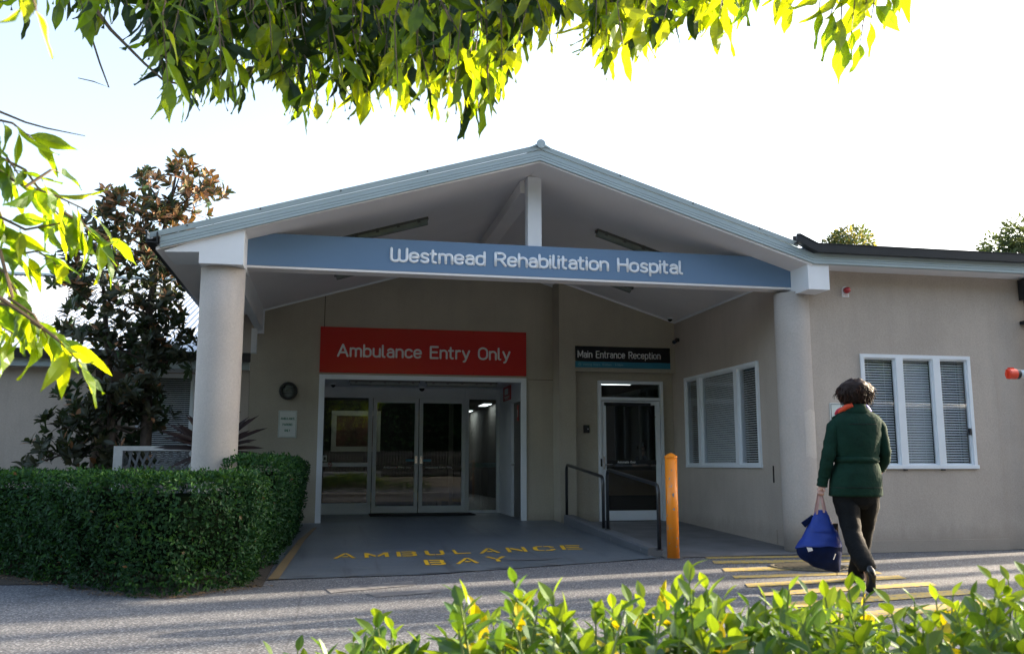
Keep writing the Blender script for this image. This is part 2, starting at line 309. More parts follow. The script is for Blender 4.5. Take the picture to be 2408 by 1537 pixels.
def arc(cx, cy, rx, ry, a0, a1, n=7):
    return [(cx + rx*math.cos(math.radians(a0+(a1-a0)*k/n)), cy + ry*math.sin(math.radians(a0+(a1-a0)*k/n))) for k in range(n+1)]
XH = .7
G = {
 
 ' ': (.3, []),
 'A': (.66, [[(0,0),(.33,1),(.66,0)], [(.12,.32),(.54,.32)]]), 'B': (.56, [[(0,0),(0,1)], [(0,1),(.3,1)]+arc(.3,.76,.22,.24,90,-90)+[(0,.52)], [(.3,.52)]+arc(.3,.26,.26,.26,90,-90)+[(0,0)]]),
 'C': (.58, [arc(.3,.7,.3,.3,20,180)+arc(.3,.3,.3,.3,180,340)]), 'D': (.6, [[(0,0),(0,1),(.28,1)]+arc(.28,.68,.32,.32,90,0)+arc(.28,.32,.32,.32,0,-90)+[(0,0)]]),
 'E': (.5, [[(.5,1),(0,1),(0,0),(.5,0)], [(0,.52),(.44,.52)]]), 'F': (.48, [[(.48,1),(0,1),(0,0)], [(0,.5),(.42,.5)]]),
 'G': (.6, [arc(.3,.7,.3,.3,25,180)+arc(.3,.3,.3,.3,180,360)+[(.6,.48),(.36,.48)]]), 'H': (.56, [[(0,0),(0,1)],[(.56,0),(.56,1)],[(0,.52),(.56,.52)]]),
 'I': (.02, [[(0,0),(0,1)]]), 'K': (.56, [[(0,0),(0,1)],[(.52,1),(0,.4)],[(.2,.62),(.56,0)]]), 'L': (.46, [[(0,1),(0,0),(.46,0)]]),
 'M': (.76, [[(0,0),(0,1),(.38,.2),(.76,1),(.76,0)]]), 'N': (.58, [[(0,0),(0,1),(.58,0),(.58,1)]]),
 'O': (.6, [arc(.3,.68,.3,.32,0,180)+arc(.3,.32,.3,.32,180,360)+[(.6,.68)]]), 'P': (.54, [[(0,0),(0,1),(.28,1)]+arc(.28,.74,.26,.26,90,-90)+[(0,.48)]]),
 'R': (.57, [[(0,0),(0,1),(.3,1)]+arc(.3,.74,.25,.26,90,-90)+[(0,.48)],[(.3,.48),(.57,0)]]), 'U': (.58, [[(0,1)]+arc(.29,.29,.29,.29,180,360)+[(.58,1)]]),
 'V': (.6, [[(0,1),(.3,0),(.6,1)]]), 'W': (.86, [[(0,1)]+arc(.215,.21,.215,.21,180,360)+[(.43,.9)],[(.43,.5)]+arc(.645,.21,.215,.21,180,360)+[(.86,1)]]), 'Y': (.6, [[(0,1),(.3,.48),(.6,1)],[(.3,.48),(.3,0)]]),
 'a': (.42, [arc(.21,.49,.2,.21,155,0)+[(.42,0)], [(.42,.41),(.2,.41)]+arc(.19,.205,.19,.205,90,270)+[(.3,.01),(.42,.13)]]),
 'b': (.46, [[(0,0),(0,1)], arc(.23,.47,.23,.23,180,0)+arc(.23,.23,.23,.23,0,-180)]), 'c': (.42, [arc(.23,.47,.23,.23,25,180)+arc(.23,.23,.23,.23,180,335)]),
 'd': (.46, [[(.46,0),(.46,1)], arc(.23,.47,.23,.23,0,180)+arc(.23,.23,.23,.23,180,360)]), 'e': (.46, [[(.02,.36),(.46,.36)]+arc(.23,.46,.23,.24,0,180)+arc(.23,.24,.23,.24,180,325)]),
 'h': (.44, [[(0,0),(0,1)], arc(.22,.48,.22,.22,180,0)+[(.44,0)]]), 'i': (.02, [[(0,0),(0,.7)],[(0,.93),(0,.95)]]), 'l': (.14, [[(0,1),(0,.12)]+arc(.13,.12,.13,.12,180,270)]),
 'm': (.72, [[(0,0),(0,.7)], arc(.18,.5,.18,.2,180,0)+[(.36,0)], arc(.54,.5,.18,.2,180,0)+[(.72,0)]]), 'n': (.44, [[(0,0),(0,.7)], arc(.22,.48,.22,.22,180,0)+[(.44,0)]]),
 'o': (.48, [arc(.24,.47,.24,.23,0,180)+arc(.24,.23,.24,.23,180,360)+[(.48,.47)]]), 'p': (.46, [[(0,-.27),(0,.7)], arc(.23,.47,.23,.23,180,0)+arc(.23,.23,.23,.23,0,-180)]),
 'r': (.28, [[(0,0),(0,.7)], arc(.2,.48,.2,.22,180,65)]), 's': (.4, [[(.38,.6)]+arc(.19,.53,.17,.17,60,255)+arc(.21,.17,.18,.17,80,-120)+[(.01,.09)]]),
 't': (.28, [[(.08,.95),(.08,.14)]+arc(.22,.14,.14,.14,180,280), [(-.04,.69),(.26,.69)]]), 'u': (.44, [[(0,.7)]+arc(.22,.22,.22,.22,180,360)+[(.44,.22)],[(.44,0),(.44,.7)]]),
 'y': (.46, [[(0,.7),(.23,.02)],[(.46,.7),(.2,-.12)]+arc(.06,-.12,.13,.14,0,-90)]), 'g': (.46, [[(.46,.7),(.46,-.08)]+arc(.23,-.08,.23,.19,0,-160), arc(.23,.47,.23,.23,0,180)+arc(.23,.23,.23,.23,180,360)]),
 '0': (.46, [arc(.23,.72,.23,.28,0,180)+arc(.23,.28,.23,.28,180,360)+[(.46,.72)]]), '1': (.2, [[(0,.8),(.18,1),(.18,0)]]), '8': (.46, [arc(.23,.76,.2,.24,-90,270), arc(.23,.27,.23,.26,-90,270)]), '.': (.04, [[(0,.02),(.02,.02)]]), '-': (.26, [[(0,.42),(.26,.42)]]) }
def stroke_text(mb, body, x0, x1, zbase, cap, Y, w=.13, flat=.25, gap=.24, n=8):
    """lettering as rounded strokes on a wall facing -Y; w = stroke width / cap height, flat = depth / stroke radius"""
    tot = 0; pos = []
    for ch in body: pos.append(tot); tot += G[ch][0] + gap
    tot -= gap; r = w*cap/2; sx = (x1-x0-2*r)/tot; k0 = len(mb.v)
    for ch, ox in zip(body, pos):
        for st_ in G[ch][1]:
            Q = [Vector((x0+r+(ox+u)*sx, 0, zbase+r+v*(cap-2*r))) for u, v in st_]; run = [Q[0]]
            for i in range(1, len(Q)):
                run.append(Q[i])
                if i == len(Q)-1 or (Q[i]-Q[i-1]).angle(Q[i+1]-Q[i], 0) > .8:
                    if i < len(Q)-1: mb.loft([[Q[i] + Vector((q*math.cos(j*math.pi/4), y_, q*math.sin(j*math.pi/4))) for j in range(8)] for q, y_ in ((r*.2,-r*.97),(r*.7,-r*.69),(r*.99,0),(r*.7,r*.69))])
                    mb.tube(run, r, n); run = [Q[i]]
        for st_ in G[ch][1]:
            for u, v in (st_[0], st_[-1]):
                c = Vector((x0+r+(ox+u)*sx, 0, zbase+r+v*(cap-2*r))); mb.loft([[c + Vector((q*math.cos(j*math.pi/4), y_, q*math.sin(j*math.pi/4))) for j in range(8)] for q, y_ in ((r*.2,-r*.98),(r*.7,-r*.7),(r,0),(r*.7,r*.7))])
    for i in range(k0, len(mb.v)): x, y, z = mb.v[i]; mb.v[i] = (x, Y + y*flat, z)

# ================================================================== SETTING
floorz = lambda y: max(0.0, (y - 9.3) * .0298)
g = MB()
g.add([(-400,-400,-.004),(500,-400,-.004),(500,600,-.004),(-400,600,-.004)], [(0,1,2,3)])
tag(g.build('ground', M['asphalt']), kind='structure')
# ambulance bay floor (painted concrete, rising to the doors), path to the main door
X0, X1 = -1.3, 3.5
def strip(mb, x0, x1, ys, dz):
    for a, c in zip(ys, ys[1:]): mb.add([(x0,a,floorz(a)+dz),(x1,a,floorz(a)+dz),(x1,c,floorz(c)+dz),(x0,c,floorz(c)+dz)], [(0,1,2,3)])
b2 = MB(); b2.add([(-.46,8.45,0.004),(.91,8.55,.004),(2.955,9.3,.004),(-.46,9.3,.004)], [(0,1,2,3)]); b2.add([(-.46,9.3,.004),(2.955,9.3,.004),(3.5,9.5,floorz(9.5)+.004),(3.5,9.75,floorz(9.75)+.004),(-.46,9.75,floorz(9.75)+.004)], [(0,1,2,3,4)])
strip(b2, X0, X1, [9.75, 14.0], .004); b2.add([(X0,14,.145),(3.6,14,.145),(3.6,16.4,.145),(X0,16.4,.145)], [(0,1,2,3)])
tag(b2.build('bay_floor', M['bay']), kind='structure')
p = MB(); p.add([(3.62,9.52,.004),(5.6,9.62,.004),(5.6,9.75,floorz(9.75)+.004),(3.62,9.75,floorz(9.75)+.004)], [(0,1,2,3)]); strip(p, 3.62, 5.6, [9.75, 13.7], .004)
tag(p.build('path', M['concrete']), kind='structure')
s = MB(); s.add([(-9,9.2,.002),(-1.3,8.4,.002),(-.5,8.0,.002),(-.5,9.75,.002),(-1.35,9.75,.002),(-1.35,15,.002),(-9,15,.002)], [(0,1,2,3,4,5,6)])
s.box(-9,-1.32,9.8,14.9,.0,.06)
tag(s.build('garden_bed', M['soil']), kind='structure')
# low kerb wall between bay and path
kb = MB(); n = 8
for i in range(n):
    y0 = 9.68 + (13.3-9.68) * i / n; y1 = 9.68 + (13.3-9.68) * (i+1) / n
    def sec(y): zt = floorz(y) + .085 + .055 * (y-9.68)/3.6; return [(3.47,y,-.01),(3.47,y,zt-.02),(3.49,y,zt),(3.62,y,zt),(3.64,y,zt-.02),(3.64,y,-.01)]
    kb.loft([sec(y0), sec(y1)], cap=(i in (0, n-1)))
tag(kb.build('kerb', M['kerb']), kind='structure')
# yellow edge line beside the hedge
l = MB(); pa = [(gz(628,1364),gz(655,1362)),(gz(700,1285),gz(716,1285)),(gz(738,1240,.12),gz(746,1240,.12))]
pts = [[Vector((q.x, q.y, floorz(q.y)+.009)) for q in r] for r in pa]
for r0, r1 in zip(pts, pts[1:]): l.add([r0[0], r0[1], r1[1], r1[0]], [(0,1,2,3)])
tag(l.build('edge_line', M['yellowline']), 'faded yellow line painted along the hedge side of the ambulance bay', 'painted line')

# stencilled lettering
def stencil_letters():
    S = {}
    S['A'] = [[(0,0),(.17,0),(.45,.66),(.53,1),(.42,1)], [(.58,1),(.47,1),(.56,.78),(.83,0),(1,0)], [(.36,.24),(.68,.24),(.62,.4),(.42,.4)]]
    S['M'] = [[(0,0),(.17,0),(.17,.62),(.42,.12),(.47,.2),(.47,.33),(.16,1),(0,1)], [(.53,.2),(.58,.12),(.83,.62),(.83,0),(1,0),(1,1),(.84,1),(.53,.33)]]
    S['B'] = [[(0,0),(.2,0),(.2,1),(0,1)], [(.27,0),(.85,0),(1,.1),(1,.4),(.9,.5),(1,.6),(1,.9),(.85,1),(.27,1),(.27,.84),(.75,.84),(.8,.78),(.8,.64),(.75,.58),(.27,.58),(.27,.42),(.75,.42),(.8,.36),(.8,.22),(.75,.16),(.27,.16)]]
    S['U'] = [[(0,1),(0,.2),(.15,0),(.47,0),(.47,.17),(.25,.17),(.2,.25),(.2,1)], [(1,1),(1,.2),(.85,0),(.53,0),(.53,.17),(.75,.17),(.8,.25),(.8,1)]]
    S['L'] = [[(0,0),(1,0),(1,.17),(.2,.17),(.2,1),(0,1)]]
    S['N'] = [[(0,0),(.18,0),(.18,.58),(.18,1),(0,1)], [(.24,1),(.24,.66),(.76,0),(.82,0),(.82,1),(1,1),(1,0),(.7,0)]]
    S['N'] = [[(0,0),(.18,0),(.18,1),(0,1)], [(.24,.95),(.24,.62),(.76,.05),(.76,.38)], [(.82,0),(1,0),(1,1),(.82,1)]]
    S['C'] = [[(.47,0),(.2,0),(0,.22),(0,.78),(.2,1),(.47,1),(.47,.84),(.27,.84),(.2,.74),(.2,.26),(.27,.16),(.47,.16)], [(.53,0),(.82,0),(1,.2),(1,.34),(.8,.34),(.75,.16),(.53,.16)], [(.53,1),(.82,1),(1,.8),(1,.66),(.8,.66),(.75,.84),(.53,.84)]]
    S['E'] = [[(0,0),(.2,0),(.2,1),(0,1)], [(.27,0),(1,0),(1,.17),(.27,.17)], [(.27,.42),(.9,.42),(.9,.58),(.27,.58)], [(.27,.83),(1,.83),(1,1),(.27,1)]]
    S['Y'] = [[(.4,0),(.6,0),(.6,.42),(.5,.5),(.4,.42)], [(0,1),(.2,1),(.46,.6),(.36,.5)], [(1,1),(.8,1),(.54,.6),(.64,.5)]]
    return S
ST = stencil_letters()
def stencil(word, specs, name, label):
    mb = MB()
    for ch, (lb, rb, lt) in zip(word, specs):
        A = gz(*lb); B = gz(*rb); C = gz(*lt); ux = B - A; uy = C - A
        for poly in ST[ch]:
            P = [A + ux * u + uy * v for u, v in poly]; P = [(q.x, q.y, floorz(q.y) + .008) for q in P]
            mb.add(P, [tuple(range(len(P)))])
    tag(mb.build(name, M['yellowbay']), label, 'painted lettering')
def cx(x, y): return (705 + x / 3.152, 1263.4 + y / 3.152)
stencil('AMBULANCE', [(cx(245,173),cx(413,168),cx(245+10,144)),(cx(480,166),cx(662,160),cx(476,140)),(cx(720,158),cx(870,154),cx(712,131)),(cx(935,150),cx(1078,146),cx(920,124)),(cx(1150,141),cx(1268,137),cx(1122,118)),
    (cx(1332,137),cx(1487,132),cx(1316,109)),(cx(1545,129),cx(1690,124),cx(1520,103)),(cx(1738,121),cx(1900,117),cx(1718,95)),(cx(1945,112),cx(2097,109),cx(1922,88))], 'painted_word_ambulance', 'yellow stencilled word AMBULANCE painted on the grey bay floor')
stencil('BAY', [(cx(932,207),cx(1085,203),cx(914,178)),(cx(1157,199),cx(1330,192),cx(1150,167)),(cx(1395,184),cx(1556,181),cx(1368,156))], 'painted_word_bay', 'yellow stencilled word BAY painted below the longer word')
# yellow hatching bars
def c4(x, y): return (1527.9 + x / 2.7391, 1175.3 + y / 2.7391)
bars = [((355,365),(365,377),(1290,352),(1300,362)), ((400,389),(415,408),(1330,380),(1340,396)), ((462,437),(482,459),(1275,418),(1290,442)), ((528,486),(548,503),(1465,459),(1495,472)), ((612,537),(632,560),(1600,484),(1655,503)), ((708,592),(730,618),(1800,526),(1848,548)), ((832,660),(862,696),(2040,573),(2100,602)), ((1000,755),(1040,800),(2290,630),(2400,665))]
wh = ['shortest, farthest from the camera at the wall', 'second from the wall, in sunlight', 'crossing the round manhole cover', 'fourth from the wall, just in front of the manhole', 'fifth from the wall, behind the walking foot', 'sixth from the wall, ending right of the shoe', 'seventh from the wall, below the shoe', 'nearest, mostly hidden by the shrub tips']
for i, (a, b_, c, d) in enumerate(bars):
    P = [gz(*c4(*a)), gz(*c4(*b_)), gz(*c4(*d)), gz(*c4(*c))]; m_ = MB(); m_.add([(q.x, q.y, .001 + .0003*i) for q in P], [(0,1,2,3)])
    tag(m_.build('painted_bar', M['yellow']), 'worn yellow bar painted on asphalt, ' + wh[i], 'painted bar', 'yellow bars painted on the asphalt')
for nm, mt, q, lb in (('paint_patch', 'oldpaint', [(565,500),(600,525),(1080,480),(1060,455)], 'greyed out strip of old line paint on asphalt in front of the bay'), ('paint_patch', 'oldpaint', [(800,528),(860,548),(1230,520),(1180,500)], 'faint grey strip of old line paint nearer the shrubs')):
    P = [gz(529 + x/2.4105, 1175.3 + y/2.4105) for x, y in q]; m_ = MB(); m_.add([(v.x, v.y, .001) for v in P], [(0,1,2,3)]); tag(m_.build(nm, M[mt]), lb, 'worn paint', 'old paint patches')
# chipped pale patches along the bay edge and beside BAY
m_ = MB(); c0 = gz(*cx(1720,168)); m_.add([(c0.x + .28*math.cos(t)*(1+.35*math.sin(3*t)), c0.y + .13*math.sin(t)*(1+.3*math.cos(2*t)), floorz(c0.y)+.008) for t in [k*math.pi/10 for k in range(20)]], [tuple(range(20))])
for k in range(26):
    t = random.random(); e = Vector((-.2 + 3.6*t, 0, 0)); e.y = (8.48 + (e.x+.46)*.073 if e.x < .91 else 8.55 + (e.x-.91)*.367) + rnd(.01,.12); w = rnd(.03,.11)
    m_.add([(e.x+w*math.cos(a)*rnd(.6,1.2), e.y+w*.4*math.sin(a)*rnd(.6,1.2), .008) for a in [j*math.pi/4 for j in range(8)]], [tuple(range(8))])
tag(m_.build('paint_chips', M['kerb']), 'pale chips worn through the grey bay paint along its front edge', 'worn paint', kind='stuff')
# manhole
mc = gz(1902, 1332); mh = thing('manhole_cover', 'round ribbed iron manhole cover set in the yellow hatching', 'manhole cover', (mc.x, mc.y, 0))
m_ = MB(); R0 = .37
m_.loft([[(mc.x+r*math.cos(t), mc.y+r*math.sin(t), z) for t in [k*math.pi/20 for k in range(40)]] for r, z in ((R0,.0),(R0,.012),(R0-.03,.012),(R0-.03,.002))], cap=False); m_.build('ring', M['iron'], mh)
m_ = MB()
m_.loft([[(mc.x+r*math.cos(t), mc.y+r*math.sin(t), .004) for t in [k*math.pi/20 for k in range(40)]] for r in (R0-.03, .01)], cap=False)
for k in range(-7, 8):
    x = k * .045; h = math.sqrt(max(0, (R0-.05)**2 - x*x)); m_.box(mc.x+x-.008, mc.x+x+.008, mc.y-h, mc.y+h, .004, .016)
m_.build('cover', [M['iron']], mh)

# ================================================================== HOSPITAL BUILDING
RX = 2.19; SL = .2975; SR = .316; ZR = 4.28
zc = lambda x: ZR - SL * (RX - x) if x < RX else ZR - SR * (x - RX)       # ceiling underside
bld = thing('hospital_building', 'beige rendered single storey hospital entrance with gabled canopy on two round columns', 'building', (2.2, 12, 0))
mpY = lambda u, t, z: (u, t, z)
BY = 14.0; DX0, DX1, DZ1 = -.163, 3.05, 2.353
w = MB(); wall_grid(w, -1.18, 3.5, 0, 3.2, [(DX0, DX1, -1, DZ1)], BY, BY+.2, mpY)
w.prism([(-1.18,BY,3.2),(3.5,BY,3.2),(3.5,BY,zc(3.5)+.1),(RX,BY,zc(RX)+.1),(-1.18,BY,zc(-1.18)+.1)], (0,.2,0))
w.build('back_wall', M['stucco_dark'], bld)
# joints in the render
m_ = MB(); m_.box(-.115,-.105,BY-.003,BY+.01,DZ1+.2,zc(-.11)); m_.box(3.08,3.49,BY-.003,BY+.01,2.33,2.337); m_.split('wall_joint', M['gutter'], bld)
# pilaster and reception wall
PY = 13.58
w = MB(); w.box(3.49, 3.75, PY, BY+.2, 0, zc(3.5)+.1); wall_grid(w, 3.75, 5.42, 0, 3.2, [(3.75, 5.45, -1, 2.44)], PY, PY+.16, mpY)
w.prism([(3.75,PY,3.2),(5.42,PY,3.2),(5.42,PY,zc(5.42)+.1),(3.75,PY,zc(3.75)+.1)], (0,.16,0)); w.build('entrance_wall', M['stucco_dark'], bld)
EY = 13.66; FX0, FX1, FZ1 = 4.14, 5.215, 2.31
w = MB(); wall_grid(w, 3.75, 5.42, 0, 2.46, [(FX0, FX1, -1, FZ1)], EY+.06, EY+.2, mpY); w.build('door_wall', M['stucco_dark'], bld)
# side wall (faces the bay)
SX = 5.40; mpX = lambda u, t, z: (t, u, z)
SW = (10.72, 13.17, .958, 2.32)
w = MB(); wall_grid(w, 9.7, 14.2, 0, 3.5, [SW], SX, SX+.22, mpX); w.build('side_wall', M['stucco'], bld)
w = MB(); w.box(SX-.004, SX+.01, 9.98, 9.99, .0, 3.25); w.split('wall_joint', M['gutter'], bld)
w = MB(); w.box(SX-.012, SX, 10.4, 13.58, -.01, .21); w.build('skirting', M['stucco'], bld)
# right wall
RY = 9.65; RW = (6.16, 7.635, .95, 2.30)
w = MB(); wall_grid(w, 5.4, 7.98, 0, 3.42, [RW], RY, RY+.22, mpY); w.box(5.62, 7.98, RY-.03, RY, 0, .13); w.build('front_wall', M['stucco'], bld)
w = MB(); w.box(7.99, 8.75, RY+.02, RY+.25, 0, 3.42); w.build('end_wall', M['stucco'], bld)
w = MB(); w.box(8.53,8.75,14,20,0,3.3); w.box(8.53,8.75,RY+.25,14,0,3.3); w.box(-1.4,8.75,30,30.2,0,3.3); w.box(-1.4,-1.2,14.2,30,0,3.3); w.split('wall', M['stucco'], bld)
# round columns
def column(cx_, cy_, r, ztop):
    m = MB(); m.loft([[(cx_ + r*math.cos(2*math.pi*k/48), cy_ + r*math.sin(2*math.pi*k/48), z) for k in range(48)] for z in (0, .5, 1, 1.5, 2, 2.5, ztop)])
    o = m.build('column', M['column'], bld, smooth=False); 
    for p_ in o.data.polygons: p_.use_smooth = len(p_.vertices) == 4
    return o
column(-1.12, 9.62, .222, 3.03); c2_ = column(5.42, 9.83, .215, 3.02)
m_ = MB()                                                                # lighter patch of render on the right column
ring = []
for k in range(9):
    a = math.radians(-98 + k * 5.2); ring.append(a)
rr = [[(5.42+.2165*math.cos(a), 9.83+.2165*math.sin(a), z + .012*math.sin(9*a+z*20)) for a in ring] for z in (1.08, 1.3, 1.5, 1.62)]
m_.loft(rr, cap=False, closed=False); m_.build('render_patch', stucco('stucco_patch', (.54,.5,.46), .1), bld)
# beam, brackets, post
m_ = MB(); m_.box(-.92, 5.36, 9.72, 9.93, 3.085, 3.44); beam = m_.build('beam', [M['blue']], bld, bevel=.003)
m_ = MB(); m_.box(-.92, 5.36, 9.722, 9.93, 3.06, 3.083); m_.build('beam_soffit', M['ceiling'], bld)
t_ = MB(); a0 = py(917,575,9.72); a1 = py(1606,643,9.72); zb = (py(935,609,9.72).z)
stroke_text(t_, 'Westmead Rehabilitation Hospital', a0.x, a1.x, 3.18, .17, 9.716, .18, .6, .17, 12)
t_.build('lettering', M['letter'], beam, smooth=True)
m_ = MB(); zf = lambda x: zc(x) - .0
m_.prism([(-1.66,9.33,zf(-1.66)-.02),(-.9,9.33,zf(-.9)+.05),(-.9,9.33,3.0),(-1.33,9.33,3.0),(-1.33,9.33,3.115),(-1.66,9.33,3.10)], (0,.6,0)); m_.build('bracket', M['white'], bld)
m_ = MB(); m_.prism([(5.355,9.32,zc(5.355)+.12),(5.62,9.32,3.36),(5.62,9.32,2.99),(5.355,9.32,2.99)], (0,.63,0)); m_.build('bracket', M['white'], bld)
m_ = MB(); m_.box(2.15,2.31,9.75,9.89,3.44,4.26); m_.build('post', M['white'], bld, bevel=.003)
m_ = MB(); m_.box(2.1,2.28,9.92,14,ZR-.17,ZR+.02); m_.build('ridge_beam', M['ceiling'], bld)
m_ = MB(); m_.box(-1.12,-1.02,9.95,14.0,2.99,3.33); m_.box(-1.14,-1.0,14-.05,14,2.95,3.4); m_.build('side_beam', M['white'], bld)
m_ = MB(); m_.box(-1.16,-1.08,13.7,13.78,2.62,2.99); m_.build('fascia_stub', M['white'], bld)
# ceiling: two sloping planes as thin slabs
m_ = MB()
for xa, xb in ((-1.74, RX), (RX, 5.41)):
    m_.prism([(xa,9.31,zc(xa)),(xb,9.31,zc(xb)),(xb,9.31,zc(xb)+.03),(xa,9.31,zc(xa)+.03)], (0,4.75,0))
m_.build('ceiling', M['ceiling'], bld)
m_ = MB()                                                                # cornice strips along the wall line
for xa, xb, y in ((-1.0, RX, BY), (RX, 3.49, BY), (3.49, 5.4, PY)):
    m_.prism([(xa,y-.02,zc(xa)-.001),(xb,y-.02,zc(xb)-.001),(xb,y-.02,zc(xb)-.03),(xa,y-.02,zc(xa)-.03)], (0,.018,0))
m_.box(SX-.02, SX-.002, 9.98, 13.55, zc(SX)-.03, zc(SX)-.001); m_.build('cornice', M['white'], bld)
# roof sheets with corrugation
def corr_roof(mb, x0, x1, y0, y1, zfun, axis, pitch=.076, amp=.012):
    """ribs run along the slope; zfun(x,y) gives height; axis 'x': ribs run along x"""
    if axis == 'x':
        n = int((y1-y0)/pitch*4); rows = []
        for i in range(n+1):
            y = y0 + (y1-y0)*i/n; a = amp*math.sin(2*math.pi*(y-y0)/pitch); rows.append([(x0,y,zfun(x0,y)+a),(x1,y,zfun(x1,y)+a)])
    else:
        n = int((x1-x0)/pitch*4); rows = []
        for i in range(n+1):
            x = x0 + (x1-x0)*i/n; a = amp*math.sin(2*math.pi*(x-x0)/pitch); rows.append([(x,y0,zfun(x,y0)+a),(x,y1,zfun(x,y1)+a)])
    mb.loft(rows, cap=False, closed=False)
m_ = MB(); zt = lambda x, y: zc(x) + .13
corr_roof(m_, -1.82, RX, 9.33, 24, zt, 'x'); corr_roof(m_, RX, 5.6, 9.33, 24, zt, 'x'); roof = m_.build('roof', M['roofmetal'], bld)
m_ = MB(); corr_roof(m_, 5.3, 8.9, 9.3, 20, lambda x, y: 3.47 + (min(y,20)-9.3)*.09, 'y'); m_.build('side_roof', M['roofmetal'], bld)
# barge fascia with ribs along the rake
def rake(xa, za, xb, zb_, name):
    prof = [(9.30,0),(9.285,.004),(9.285,.03),(9.292,.033),(9.285,.036),(9.285,.058),(9.292,.061),(9.285,.064),(9.285,.118),(9.335,.118),(9.335,0)]
    m = MB(); m.loft([[(xa, y, za+h) for y, h in prof], [(xb, y, zb_+h) for y, h in prof]]); return m.build(name, M['fascia'], bld)
rake(-1.70, 3.128, RX, 4.297, 'barge_board'); rake(RX, 4.297, 5.42, 3.285, 'barge_board')
def capf(xa, za, xb, zb_):
    prof = [(9.272,0),(9.268,.056),(9.30,.062),(9.42,.062),(9.42,.05),(9.30,.05),(9.29,0)]
    m = MB(); m.loft([[(xa, y, za+h) for y, h in prof], [(xb, y, zb_+h) for y, h in prof]]); return m.build('barge_capping', M['fascia'], bld)
capf(-1.80, 3.128+.118-.1*SL+.004, RX, 4.297+.122); capf(RX, 4.297+.122, 5.22, 3.285+.122+.2*SR)
m_ = MB(); m_.tube([(RX,9.25,4.475),(RX,24,4.475)], .032, 12); m_.tube([(RX,9.245,4.475),(RX,9.255,4.475)], .05, 12)
for k in (-1,1): m_.prism([(RX,9.26,4.475),(RX+k*.11,9.26,4.475-.05),(RX+k*.11,9.26,4.475-.035),(RX,9.26,4.5)], (0,.3,0))
m_.build('ridge_capping', M['fascia'], bld)
m_ = MB()
for x in (-1.45,-.75,.05,.95,3.1,3.95,4.75):
    z = (3.128+.122+(x+1.70)*.3005) if x < RX else 4.419-(x-RX)*.3133
    m_.cyl((x,9.262,z+.04),.008,.012,8,'y')
m_.split('capping_screw', M['gutter'], bld)
# gutters
def gutter(path, name='gutter', s_=1.0):
    prof = [(0,0),(.0,.11),(-.012,.11),(-.012,.118),(.014,.118),(.014,.012),(.10,.012),(.10,.11),(.112,.11),(.112,0)]
    m = MB(); rings = []
    for (p0, n_) in path: rings.append([(p0[0]+n_[0]*(a-.0)*s_, p0[1]+n_[1]*a*s_, p0[2]+h*s_) for a, h in prof])
    m.loft(rings); return m.build(name, M['gutter'], bld)
gutter([((5.17,9.2,3.50),(0,1)),((5.21,9.2,3.505),(0,1)),((5.43,9.2,3.405),(0,1)),((8.9,9.2,3.405),(0,1))], s_=.86)
gutter([((-1.83,9.24,3.17),(1,0)),((-1.83,14.4,3.17),(1,0))])
m_ = MB()                                                                # eave board and soffit on the right and left
prof = [(9.30,0),(9.285,.004),(9.285,.03),(9.292,.033),(9.285,.036),(9.285,.058),(9.292,.061),(9.285,.064),(9.285,.12),(9.335,.12),(9.335,0)]
m_.loft([[(x, y, 3.285+h) for y, h in prof] for x in (5.42, 8.9)]); m_.build('eave_board', M['fascia'], bld)
m_ = MB(); m_.box(5.63,8.9,9.336,9.66,3.292,3.305); m_.build('eave_soffit', M['white'], bld)
m_ = MB(); m_.box(-1.735,-1.71,9.34,14.3,3.12,3.25); m_.build('eave_board', M['white'], bld)
# downpipe far right
m_ = MB(); m_.box(8.43,8.53,9.52,9.6,.0,3.24); m_.box(8.40,8.56,9.48,9.64,3.02,3.28); m_.box(8.40,8.56,9.58,9.66,2.72,2.76); m_.build('downpipe', M['gutter'], bld)

# ---- windows
def window_front(x0, x1, z0, z1, Y, mull, parent, depth=.06, proud=.02, blinds=True, sash=True):
    wn = MB(); fw = .045
    wn.box(x0,x1,Y-proud,Y+depth,z1-fw,z1); wn.box(x0-.01,x1+.01,Y-proud-.015,Y+depth,z0,z0+fw); wn.box(x0,x0+fw,Y-proud,Y+depth,z0+fw,z1-fw); wn.box(x1-fw,x1,Y-proud,Y+depth,z0+fw,z1-fw)
    for mx in mull: wn.box(mx-.048,mx+.048,Y-proud-.006,Y+depth,z0+fw,z1-fw)
    win = wn.build('window', M['whitemetal'], parent, bevel=.003)
    edges = [x0+fw] + [e for mx in mull for e in (mx-.048, mx+.048)] + [x1-fw]
    for i in range(0, len(edges), 2):
        a, c = edges[i], edges[i+1]
        s_ = MB(); s_.box(a+.002,c-.002,Y+.012,Y+.017,z0+fw,z1-fw); s_.build('pane', M['glassw'], win)
        if sash:
            s_ = MB(); wgap = .018
            for q in ((a,a+wgap,z0+fw,z1-fw),(c-wgap,c,z0+fw,z1-fw),(a+wgap,c-wgap,z0+fw,z0+fw+wgap),(a+wgap,c-wgap,z1-fw-wgap,z1-fw)): s_.box(q[0],q[1],Y+.004,Y+.028,q[2],q[3])
            s_.build('sash', M['whitemetal'], win)
        if blinds:
            s_ = MB(); z = z0+fw+.01; sp = .031; bh = .024 if (i == 2 and len(edges) > 2) else .018
            while z < z1-fw:
                tl = .35; s_.add([(a+.01,Y+.055,z),(c-.01,Y+.055,z),(c-.01,Y+.055+.012,z+bh),(a+.01,Y+.055+.012,z+bh)], [(0,1,2,3)]); z += sp
            for q in (a+.1, c-.1): s_.box(q-.001,q+.001,Y+.07,Y+.072,z0+fw,z1-fw)
            s_.build('blind', M['blind'], win)
    return win
